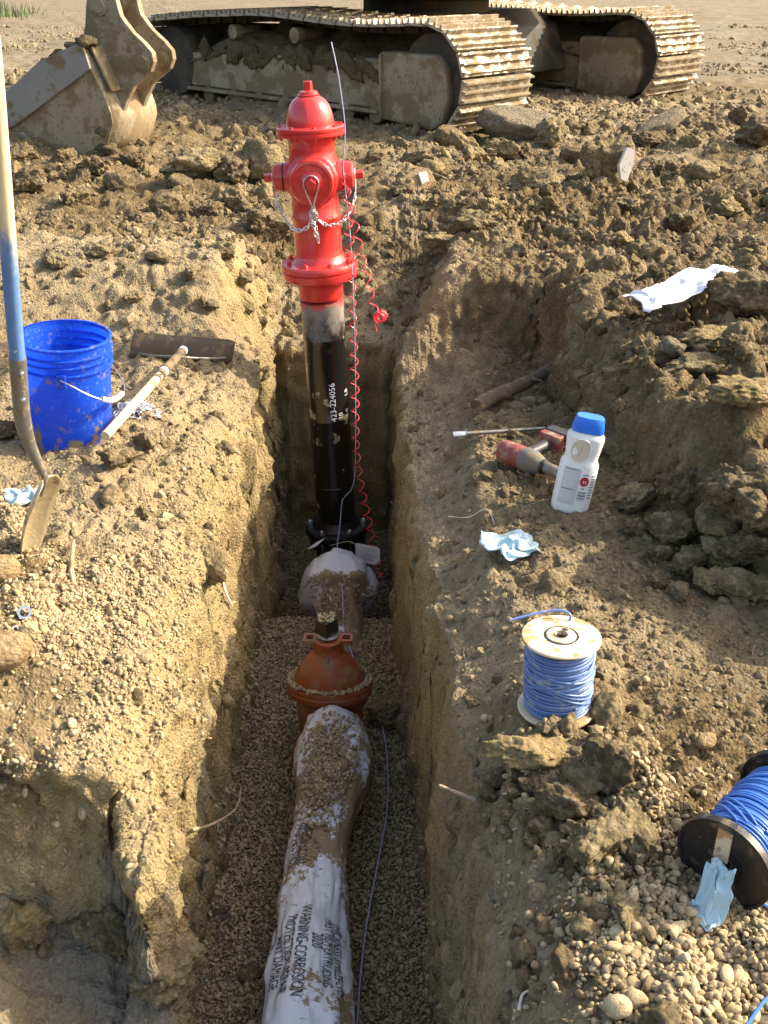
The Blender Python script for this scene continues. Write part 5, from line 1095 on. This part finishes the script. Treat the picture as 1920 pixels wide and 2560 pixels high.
# ------------------------------------------------------------------ wire spools
def spool(root, rf, h, rw, wmat, fmat, seed, turns=30, wr=0.0027):
    g = random.Random(seed)
    for k, z in enumerate((0.0, h)):
        f = MB().lathe([(0.013, z - 0.003), (rf - 0.002, z - 0.003), (rf, z - 0.001), (rf, z + 0.002), (rf - 0.002, z + 0.004), (0.030, z + 0.004), (0.029, z + 0.006), (0.013, z + 0.006), (0.013, z - 0.003)], 56, cap=False)
        fo = f.build('flange', M[fmat], root)
        MB().lathe([(0.0125, z - 0.0035), (0.0135, z - 0.0035), (0.0138, z + 0.0075), (0.0125, z + 0.0075)], 24, cap=False).build('hub_rim', M['dull_steel'], fo)
        MB().lathe([(0.0300, z + (0.0042 if k else -0.0034)), (0.0345, z + (0.0047 if k else -0.0039)), (0.0350, z + (0.0042 if k else -0.0034))], 40, cap=False).build('hub_mark', M['black_iron'], fo)
        if fmat != 'tan_board': MB().lathe([(rf - 0.003, z - 0.006), (rf + 0.002, z - 0.007), (rf + 0.003, z + 0.006), (rf - 0.003, z + 0.006), (rf - 0.003, z - 0.006)], 56, cap=False).build('flange_lip', M[fmat], fo)
        MB().box((0.004, 0.021, z + (0.0068 if k else -0.0036)), (0.010, 0.007, 0.001)).build('drive_slot', M['black_plastic'], fo, 0)
    MB().lathe([(0.012, 0.0), (rw - 0.008, 0.006), (rw - 0.004, 0.03), (rw - 0.005, h - 0.03), (rw - 0.010, h - 0.004), (0.012, h)], 40, cap=False).build('core', M[wmat], root)
    pts = []; n = turns * 36
    for i in range(n):
        k = i / n; a = 2 * math.pi * turns * k; bul = 0.004 * math.sin(k * math.pi)
        z = 0.008 + (h - 0.016) * k + 0.0035 * math.sin(a + 0.4) * math.sin(k * 9)
        pts.append((math.cos(a) * (rw - 0.003 + bul + 0.002 * math.sin(k * 55)), math.sin(a) * (rw - 0.003 + bul + 0.002 * math.sin(k * 55)), z))
    MB().tube(pts, wr, 6).build('wire_winding', M[wmat], root, 80)
    for q in range(7):
        za_, zb_ = g.uniform(0.02, h - 0.03), g.uniform(0.02, h - 0.03); a0 = g.uniform(0, 6.3); s = []
        if q < 3: za_, zb_ = h - 0.02 - 0.01 * q, 0.03 + 0.008 * q; a0 = 2.6 + 0.2 * q
        for i in range(40):
            k = i / 39; a = a0 + k * 3.6; rr_ = rw + 0.002 + 0.0022 * math.sin(k * math.pi); s.append((math.cos(a) * rr_, math.sin(a) * rr_, za_ + (zb_ - za_) * k))
        MB().tube(s, wr, 6).build('loose_strand', M[wmat], root, 80)
s1 = on(1390, 1768); s1.z += 0.002
sp = thing('wire_spool', 'upright spool of faded blue wire with a tan flange', 'wire spool', s1, (R(-2.0), R(-1.5), R(-20)), 'spools of blue wire')
spool(sp, 0.079, 0.168, 0.066, 'wire_pale', 'tan_board', 3)
MB().tube(catmull([(0.005, 0.060, 0.169), (0.004, 0.066, 0.183), (-0.018, 0.066, 0.189), (-0.060, 0.050, 0.183), (-0.110, 0.020, 0.173)], 8), 0.0027, 7).build('wire_end', M['wire_pale'], sp)
n_, c_ = P(1803, 2165, 0.0), P(1958, 1988, 0.0)
zg = max(gz(n_.x, n_.y), gz(c_.x, c_.y)); n_ = P(1812, 2155, zg + 0.074); c_ = P(1965, 1985, zg + 0.076)
dv = (c_ - n_).normalized()
s2 = thing('wire_spool', 'fallen spool of bright blue wire with black flanges', 'wire spool', n_, (0, 0, 0), 'spools of blue wire')
s2.rotation_mode = 'QUATERNION'; s2.rotation_quaternion = dv.to_track_quat('Z', 'X')
spool(s2, 0.079, (c_ - n_).length, 0.062, 'wire_blue', 'black_plastic', 8, 38)
MB().box((0.036, -0.006, -0.0055), (0.062, 0.024, 0.004)).build('flange_sticker', M['tan_board'], s2, 0)
rag('rag', 'dirty blue rag hanging from the fallen spool flange', n_ + Vector((-0.030, -0.045, -0.068)), 0.040, 14, R(45), 0.8, 0.85, lambda x, y, z: z + 0.075 * sstep(-0.022, 0.030, x))
w0 = [P(1868, 2236, zg + 0.03), P(1900, 2255, zg + 0.025), P(1945, 2285, zg + 0.02), P(2010, 2330, zg + 0.02), P(2060, 2400, zg + 0.03), P(2010, 2440, zg + 0.05), P(1925, 2490, zg + 0.06), P(1870, 2560, zg + 0.055), P(1800, 2680, zg + 0.04)]
tag(MB().tube(catmull(w0, 8), 0.0028, 7).build('loose_wire', M['wire_blue']), 'loose blue wire looping off the fallen spool at the right edge', 'wire')

# ------------------------------------------------------------------ small things on the ground
def hexnut(name, label, px, py, r, rot):
    p = on(px, py); o = MB()
    out = hexp(r); inn = [(r * 0.55 * math.cos(2 * math.pi * k / 24), r * 0.55 * math.sin(2 * math.pi * k / 24)) for k in range(24)]
    out24 = []
    for k in range(24):
        a, b = Vector(out[k // 4]), Vector(out[(k // 4 + 1) % 6]); out24.append(tuple(a.lerp(b, (k % 4) / 4)))
    vs = []
    for z, s_ in ((-r * 0.55, out24), (r * 0.55, out24), (-r * 0.55, inn), (r * 0.55, inn)): vs += [(x, y, z) for x, y in s_]
    fs = []
    ph = 0
    for k in range(24):
        j = (k + 1) % 24
        fs += [(k, j, 24 + j, 24 + k), (24 + k, 24 + j, 72 + j, 72 + k), (k, 48 + k, 48 + j, j), (48 + k, 72 + k, 72 + j, 48 + j)]
    b = o.add(vs, fs).build(name, M['steel'], None, 30); b.location = (p.x, p.y, p.z + r * 0.55); b.rotation_euler = rot
    return tag(b, label, 'nut', 'steel nuts on the gravel')
hexnut('hex_nut', 'shiny steel hex nut on the gravel between the two round stones', 62, 1540, 0.018, (R(58), R(15), 0.3))
hexnut('hex_nut', 'smaller steel nut half hidden beside the lower round stone', 36, 1580, 0.011, (R(70), R(10), 1.0))
def stick(name, label, cat, pts, rad, mat, group=None):
    p0 = Vector(pts[0]); t = thing(name, label, cat, p0, group=group)
    q = catmull([Vector(p) - p0 for p in pts], 6); n = len(q)
    rs = [rad * (1 - 0.45 * k / (n - 1)) * (1 + 0.12 * math.sin(k * 1.3)) for k in range(n)]
    MB().tube(q, rs, 9).build('stem', M[mat], t, 70); return t, q
up = lambda v, h: Vector((v.x, v.y, v.z + h))
stick('twig', 'weathered brown twig standing in the gravel below the shovel', 'twig', [up(on(186, 1470), 0.004), up(on(180, 1440), 0.012), up(on(182, 1410), 0.016), up(on(187, 1368), 0.022)], 0.0085, 'twig')
stick('wood_splinter', 'pale splinter of wood jutting from the right trench wall', 'splinter', [PY(1185, 2000, 1.50), PY(1150, 1985, 1.50), PY(1097, 1963, 1.50)], 0.0055, 'twig')
for lab_, pts in (('pale root fibre on the sunlit left trench wall, upper piece', [(522, 1378), (536, 1392), (545, 1408)]), ('long pale root fibre running down the left trench wall', [(538, 1424), (552, 1452), (560, 1480), (576, 1515)])):
    stick('root_fibre', lab_, 'root', [on(x, y) + Vector((0.006, -0.004, 0.002)) for x, y in pts], 0.0055, 'fibre', 'root fibres')
stick('root_fibre', 'forked grey rootlet sticking out of the left trench wall low down', 'root', [on(470, 2075) + Vector((0.01, 0, 0)), on(505, 2060) + Vector((0.03, -0.01, 0.01)), on(540, 2035) + Vector((0.06, -0.01, 0.03)), on(566, 1998) + Vector((0.05, -0.01, 0.06))], 0.0045, 'twig', 'root fibres')
stick('root_fibre', 'hair thin curved root left of the rag below the bottle', 'root', [up(on(1120, 1295), 0.006), up(on(1170, 1302), 0.012), up(on(1215, 1285), 0.016), up(on(1236, 1318), 0.008)], 0.0016, 'fibre', 'root fibres')
stick('root_fibre', 'branching rootlet in the near right trench lip', 'root', [up(on(1297, 2530), 0.004), up(on(1305, 2500), 0.012), up(on(1325, 2490), 0.014)], 0.003, 'fibre', 'root fibres')
rr = random.Random(9); sm_ = MB()
for k in range(60):                         # straws and hair roots caught on the right bank
    px, py = rr.uniform(1130, 1900), rr.uniform(1250, 2300); a = rr.uniform(0, 6.28); l = rr.uniform(12, 40)
    sm_.tube([up(on(px, py), 0.002), up(on(px + l * 0.5 * math.cos(a), py + l * 0.5 * math.sin(a)), 0.007), up(on(px + l * math.cos(a + 0.3), py + l * math.sin(a + 0.3)), 0.003)], rr.uniform(0.0006, 0.0014), 5)
so_ = sm_.build('straw_litter', M['twig'], None, 80); so_['kind'] = 'stuff'; so_['label'] = 'bits of straw and hair roots on the right shelf'
pv = thing('pvc_pipe', 'white plastic pipe end lying at the left edge of the yard', 'pipe', on(-40, 185))
MB().lathe([(0.035, -0.5), (0.045, -0.5), (0.045, 0.55), (0.052, 0.56), (0.052, 0.66), (0.042, 0.66), (0.035, 0.62)], 24, Matrix.Translation((0, 0, 0.10)) @ Matrix.Rotation(R(90), 4, 'Y')).build('pipe_wall', M['pvc'], pv)

# ------------------------------------------------------------------ excavator undercarriage
EX = Vector((0.62, 8.42, 0.19)); ea = math.atan2(-0.67, 0.74)
ex = thing('excavator', 'muddy tracked excavator parked behind the hydrant, only its undercarriage in view', 'excavator', EX, (0, 0, ea))
SW, GAUGE, RW = 0.90, 3.02, 0.400
def track_path():
    c0, c1 = (-0.44, 0.43), (-3.80, 0.41); pts = []
    for k in range(25):
        a = -math.pi / 2 + math.pi * k / 24; pts.append((c0[0] + RW * math.cos(a), c0[1] + RW * math.sin(a)))
    for k in range(1, 24):
        u = k / 24; x = c0[0] + (c1[0] - c0[0]) * u
        z = 0.835 - 0.030 * math.sin(min(1, u / 0.42) * math.pi) * (u < 0.42) + 0.02 * math.sin((u - 0.42) / 0.3 * math.pi) * (0.42 < u < 0.72) - 0.06 * max(0, (u - 0.72) / 0.28) ** 1.5
        pts.append((x, z))
    for k in range(25):
        a = math.pi / 2 + math.pi * k / 24; pts.append((c1[0] + (RW - 0.03) * math.cos(a), c1[1] + (RW - 0.03) * math.sin(a)))
    for k in range(1, 24):
        u = k / 24; pts.append((c1[0] + (c0[0] - c1[0]) * u, 0.02))
    return pts
tp = [Vector((x, 0, z)) for x, z in track_path()]; tp.append(tp[0])
per = sum((b - a).length for a, b in zip(tp, tp[1:])); NSH = 48; st = per / NSH
shoe_pts = resample(tp, st)[:NSH]
sm = MB().box((0, SW / 2, 0.006), (st * 0.93, SW, 0.022))
for gx, gh in ((-st * 0.36, 0.038), (0.0, 0.030), (st * 0.34, 0.030)):
    sm.prism([(gx - 0.013, 0.017), (gx + 0.013, 0.017), (gx + 0.007, 0.017 + gh), (gx - 0.007, 0.017 + gh)], 0.004, SW - 0.004, Matrix(((1, 0, 0, 0), (0, 0, 1, 0), (0, 1, 0, 0), (0, 0, 0, 1))))
shoe_me = sm.mesh('shoe', M['shoe'], 0)
link_box = MB().box((0, SW * 0.34, -0.035), (st * 1.05, 0.045, 0.055)).box((0, SW * 0.66, -0.035), (st * 1.05, 0.045, 0.055)).tube([(0, SW * 0.28, -0.04), (0, SW * 0.72, -0.04)], 0.022, 10).mesh('chain_link', M['dark_machine'])
def lumps(nx, ny, lx, ly, h, seed):
    vs = []
    for i in range(nx):
        for j in range(ny):
            u, v = i / (nx - 1), j / (ny - 1); q = np.array([[u * lx * 5, v * ly * 5, seed]])
            vs.append((u * lx, v * ly, 0.16 * v * v + h * (0.35 + 0.9 * float(billow(q, 3, seed)[0]) + 0.5 * float(fbm(q * 0.6, 2, seed + 3)[0])) * min(1, 4 * u, 4 * (1 - u)) - (0.10 if j in (0, ny - 1) else 0)))
    return vs, [(i * ny + j, i * ny + j + 1, (i + 1) * ny + j + 1, (i + 1) * ny + j) for i in range(nx - 1) for j in range(ny - 1)]
for side, y0 in enumerate((0.0, GAUGE)):
    tr = link(bpy.data.objects.new('track', None), ex); tr.location = (0, y0, 0)
    for i in range(NSH):
        a, b = shoe_pts[i - 1], shoe_pts[(i + 1) % NSH]; t = (b - a).normalized(); nrm_ = Vector((0, 1, 0)).cross(t)
        if side == 0 or True: nrm_ = -nrm_ if (shoe_pts[i] + nrm_ * 0.01 - Vector((-2.1, 0, 0.42))).length < (shoe_pts[i] - nrm_ * 0.01 - Vector((-2.1, 0, 0.42))).length else nrm_
        yv = nrm_.cross(t)
        m = Matrix((t, yv, nrm_)).transposed().to_4x4(); m.translation = shoe_pts[i]
        if yv.y < 0:
            m = Matrix((-t, -yv, nrm_)).transposed().to_4x4(); m.translation = shoe_pts[i]
        from_mesh('shoe', shoe_me, tr, m); from_mesh('chain_link', link_box, tr, m)
    fo = Matrix.Translation((0, y0, 0))
    xz = Matrix(((1, 0, 0, 0), (0, 0, 1, 0), (0, 1, 0, 0), (0, 0, 0, 1)))
    def plate(name, o, ya, yb, mat, bev=0.01): return MB().prism(o, ya, yb, fo @ xz).build(name, M[mat], ex, 0, bev)
    fr = plate('track_frame', [(-3.55, 0.20), (-1.00, 0.17), (-0.98, 0.56), (-3.52, 0.50), (-3.60, 0.42)], 0.16, SW - 0.16, 'machine', 0.015)
    MB().prism([(-3.55, 0.165), (-1.00, 0.135), (-1.0, 0.163), (-3.55, 0.193)], 0.10, 0.20, fo @ xz).build('frame_lip', M['machine'], fr, 0, 0.006)
    gd = plate('sprocket_guard', [(-0.98, 0.10), (-0.40, 0.05), (-0.30, 0.12), (-0.24, 0.30), (-0.27, 0.52), (-0.36, 0.62), (-0.98, 0.62)], 0.09, 0.30, 'machine', 0.03)
    MB().prism([(-0.95, 0.60), (-0.93, 0.60), (-0.93, 0.12), (-0.95, 0.12)], 0.06, 0.10, fo @ xz).build('guard_edge', M['machine'], gd, 0, 0.004)
    MB().lathe([(0.06, 0.0), (0.34, 0.0), (0.36, 0.03), (0.36, SW - 0.30), (0.06, SW - 0.28)], 36, fo @ Matrix.Translation((-0.44, 0.16, 0.43)) @ Matrix.Rotation(R(-90), 4, 'X')).build('sprocket', M['dark_machine'], ex)
    MB().lathe([(0.06, 0.0), (0.31, 0.0), (0.33, 0.03), (0.33, SW - 0.30), (0.06, SW - 0.28)], 36, fo @ Matrix.Translation((-3.80, 0.16, 0.41)) @ Matrix.Rotation(R(-90), 4, 'X')).build('idler', M['dark_machine'], ex)
    for cx0 in (-2.85, -2.02):
        cr = MB().lathe([(0.02, -0.01), (0.062, 0.0), (0.066, 0.01), (0.066, 0.08), (0.05, 0.09), (0.05, 0.30)], 24, fo @ Matrix.Translation((cx0, 0.13, 0.70)) @ Matrix.Rotation(R(-90), 4, 'X')).build('carrier_roller', M['machine'], ex)
        MB().box((cx0 + 0.03, 0.42, 0.60), (0.09, 0.05, 0.20), fo).build('roller_bracket', M['dark_machine'], cr, 0, 0.006)
    for k in range(7):
        MB().lathe([(0.02, 0.0), (0.075, 0.01), (0.075, 0.06), (0.055, 0.075), (0.055, SW - 0.36)], 20, fo @ Matrix.Translation((-3.30 + 0.37 * k, 0.15, 0.125)) @ Matrix.Rotation(R(-90), 4, 'X')).build('track_roller', M['machine'], ex)
    plate('gap_shade_plate', [(-3.6, 0.45), (-0.6, 0.45), (-0.6, 0.77), (-3.6, 0.75)], SW - 0.24, SW - 0.20, 'dark_machine', 0.0)  # dark plate added to stand for the shade inside, under the top run
    vs, fs = lumps(70, 14, 2.62, SW - 0.36, 0.17, 3 + side)
    MB().add(vs, fs, fo @ Matrix.Translation((-3.55, 0.15, 0.50))).build('caked_mud', M['mud'], ex, 60)
    gq = random.Random(40 + side)
    for k in range(13):
        co, fs = noisy_ico(4, 900 + k + 40 * side, 0.6, 1.7, (1, 0.7, 0.9), 4)
        from_mesh('mud_lump', plain_mesh('mud_lump', co, fs, M['mud']), ex, fo @ Matrix.Translation((-3.45 + 0.19 * k + gq.uniform(-.06, .06), 0.15 + gq.uniform(0, .05), 0.50 + gq.uniform(-.05, .03))) @ Matrix.Rotation(gq.uniform(-.6, .6), 4, 'Y') @ Matrix.Diagonal((gq.uniform(.08, .20), 0.05, gq.uniform(.05, .11), 1)))
bodyc = MB().prism([(-3.0, 0.30), (-1.1, 0.30), (-1.25, 0.72), (-1.5, 0.86), (-2.6, 0.86), (-2.85, 0.72)], SW - 0.1, GAUGE + 0.1, xz).build('centre_frame', M['dark_machine'], ex, 0, 0.03)
MB().lathe([(0.55, 0.84), (0.62, 0.85), (0.62, 0.95), (0.58, 0.97), (0.58, 1.04)], 40, Matrix.Translation((-2.05, (GAUGE + SW) / 2, 0))).build('slew_ring', M['dark_machine'], ex)
us_ = MB().prism([(-3.9, 0.55), (-3.6, 0.30), (-1.0, 0.30), (-0.75, 0.55), (-0.75, 2.95), (-1.0, 3.2), (-3.6, 3.2), (-3.9, 2.95)], 1.05, 1.22).build('turntable_deck', M['machine'], ex, 0, 0.03)
MB().prism([(-3.85, 0.6), (-2.5, 0.45), (-2.5, 3.05), (-3.85, 2.9)], 1.22, 2.05).build('engine_hood', M['machine'], us_, 0, 0.08)
MB().prism([(-2.35, 0.42), (-0.85, 0.42), (-0.85, 1.35), (-2.35, 1.35)], 1.22, 2.75).build('cab', M['machine'], us_, 0, 0.10)

for c_w, d_w in (((-1.6, 0.412, 2.25), (1.2, 0.02, 0.75)), ((-0.842, 0.885, 2.2), (0.02, 0.72, 0.85)), ((-2.358, 0.885, 2.3), (0.02, 0.7, 0.6))):
    MB().box(c_w, d_w).build('cab_window', M['black_iron'], us_, 0, 0.006)

# ------------------------------------------------------------------ digging bucket resting on the ground
bo = P(250, 398, 0.20); bu = Vector((0.32, 0.947, 0)).normalized()     # width runs away to the right
eb = thing('excavator_bucket', 'worn grey steel excavator bucket lying on its mouth left of the tracks', 'excavator bucket', bo)
BQ = lambda px, py, off=0.0, base=0.0: PN(px, py, bo + bu * base, bu) - bo + bu * off
def sheet_poly(pxs, off, thick, mat, name, parent=None, bev=0.008, base=0.0):
    f = [BQ(x, y, off, base) for x, y in pxs]; n = len(f); vs = f + [v + bu * thick for v in f]
    fs = [tuple(range(n)), tuple(reversed(range(n, 2 * n)))] + [(k, (k + 1) % n, n + (k + 1) % n, n + k) for k in range(n)]
    return MB().add(vs, fs).build(name, M[mat], parent or eb, 0, bev)
BW = 0.62
out_px = [(-30, 262), (20, 232), (100, 155), (205, 112), (228, 172), (258, 232), (278, 285), (282, 310), (270, 360), (250, 392), (200, 400), (96, 400), (14, 352), (-30, 330)]
sp1 = sheet_poly(out_px, 0.0, 0.03, 'machine', 'side_plate'); sheet_poly(out_px, BW - 0.03, 0.03, 'machine', 'side_plate')
sheet_poly([(-34, 262), (18, 230), (100, 153), (196, 108), (212, 116), (230, 172), (36, 318), (-34, 338)], -0.022, 0.02, 'machine_grey', 'side_cutter', sp1)
sheet_poly([(16, 330), (60, 330), (120, 372), (110, 402), (92, 404), (14, 354)], -0.020, 0.018, 'machine_grey', 'heel_plate', sp1)
shell_px = [(205, 112), (228, 172), (258, 232), (278, 285), (282, 310), (270, 360), (250, 392), (200, 400), (96, 402)]
vs = []; fs = []
for (x, y) in shell_px:
    for off in (0.012, BW - 0.012): vs.append(BQ(x + 1.5, y, off))
for k in range(len(shell_px) - 1): fs.append((2 * k, 2 * k + 1, 2 * k + 3, 2 * k + 2))
o = MB().add(vs, fs).build('shell', M['machine'], eb, 30); o.modifiers.new('thick', 'SOLIDIFY').thickness = 0.03
wm = MB()
for q0, q1 in (((212, 120), (262, 232)),):
    a0, a1 = BQ(q0[0] + 6, q0[1], 0.03), BQ(q1[0] + 8, q1[1], 0.03)
    nn_ = (a1 - a0).cross(bu).normalized(); nn_ = nn_ if nn_.x > 0 else -nn_
    wm.add([a0, a1, a1 + bu * 0.14, a0 + bu * 0.14, a0 + nn_ * 0.02, a1 + nn_ * 0.02, a1 + nn_ * 0.02 + bu * 0.14, a0 + nn_ * 0.02 + bu * 0.14], [(3, 2, 1, 0), (4, 5, 6, 7), (0, 1, 5, 4), (1, 2, 6, 5), (2, 3, 7, 6), (3, 0, 4, 7)])
wm.build('wear_strap', M['machine'], o, 0, 0.006)
ear_px = [(212, 60), (218, -60), (235, -95), (262, -70), (284, -20), (300, 40), (330, 80), (360, 108), (380, 132), (384, 155), (376, 180), (358, 196), (336, 214), (318, 250), (300, 300), (270, 232), (240, 150), (222, 112), (207, 92)]
E0 = 0.15
for e0 in (0.0, 0.27):
    er = sheet_poly(ear_px, e0, 0.055, 'machine', 'mounting_ear', base=E0)
    for (x, y, r) in ((249, 15, 0.058), (355, 156, 0.060)):
        c = BQ(x, y, e0 - 0.012, E0); q = bu.to_track_quat('Z', 'X').to_matrix().to_4x4()
        MB().lathe([(0.012, -0.008), (r * 0.75, -0.008), (r * 0.82, 0.0), (r, 0.0), (r * 1.02, 0.01), (r * 1.02, 0.085)], 28, Matrix.Translation(c) @ q).build('pin_boss', M['machine'], er)
mudc = [(255, 330, .05), (262, 375, .06), (240, 392, .06), (160, 398, .05), (210, 104, .05), (180, 116, .05), (140, 136, .04), (110, 154, .03)]
for k, (x, y, r) in enumerate(mudc):
    co, fs = noisy_ico(3, 960 + k, 0.5, 1.8, (1, 1, 0.8), 2)
    from_mesh('mud_lump', plain_mesh('mud_lump', co, fs, M['mud']), eb, Matrix.Translation(BQ(x, y, 0.03)) @ Matrix.Diagonal((r * 1.4, r, r, 1)))

# ------------------------------------------------------------------ weeds at the far edge of the yard
gm = MB(); rr = random.Random(3)
for k in range(2600):
    x, y = -11.8 + rr.gauss(0, 0.9), 30.5 + rr.gauss(0, 1.4); h = rr.uniform(0.15, 0.55); a = rr.uniform(0, 6.28); w = 0.02
    q = Vector((x, y, 0.15)); s = Vector((math.cos(a) * w, math.sin(a) * w, 0)); t_ = Vector((rr.gauss(0, 0.12), rr.gauss(0, 0.12), h))
    gm.add([q - s, q + s, q + t_], [(0, 1, 2)])
gr = gm.build('grass', M['grass'], None, 0); gr['kind'] = 'stuff'; gr['label'] = 'pale green weeds at the far left edge of the yard'
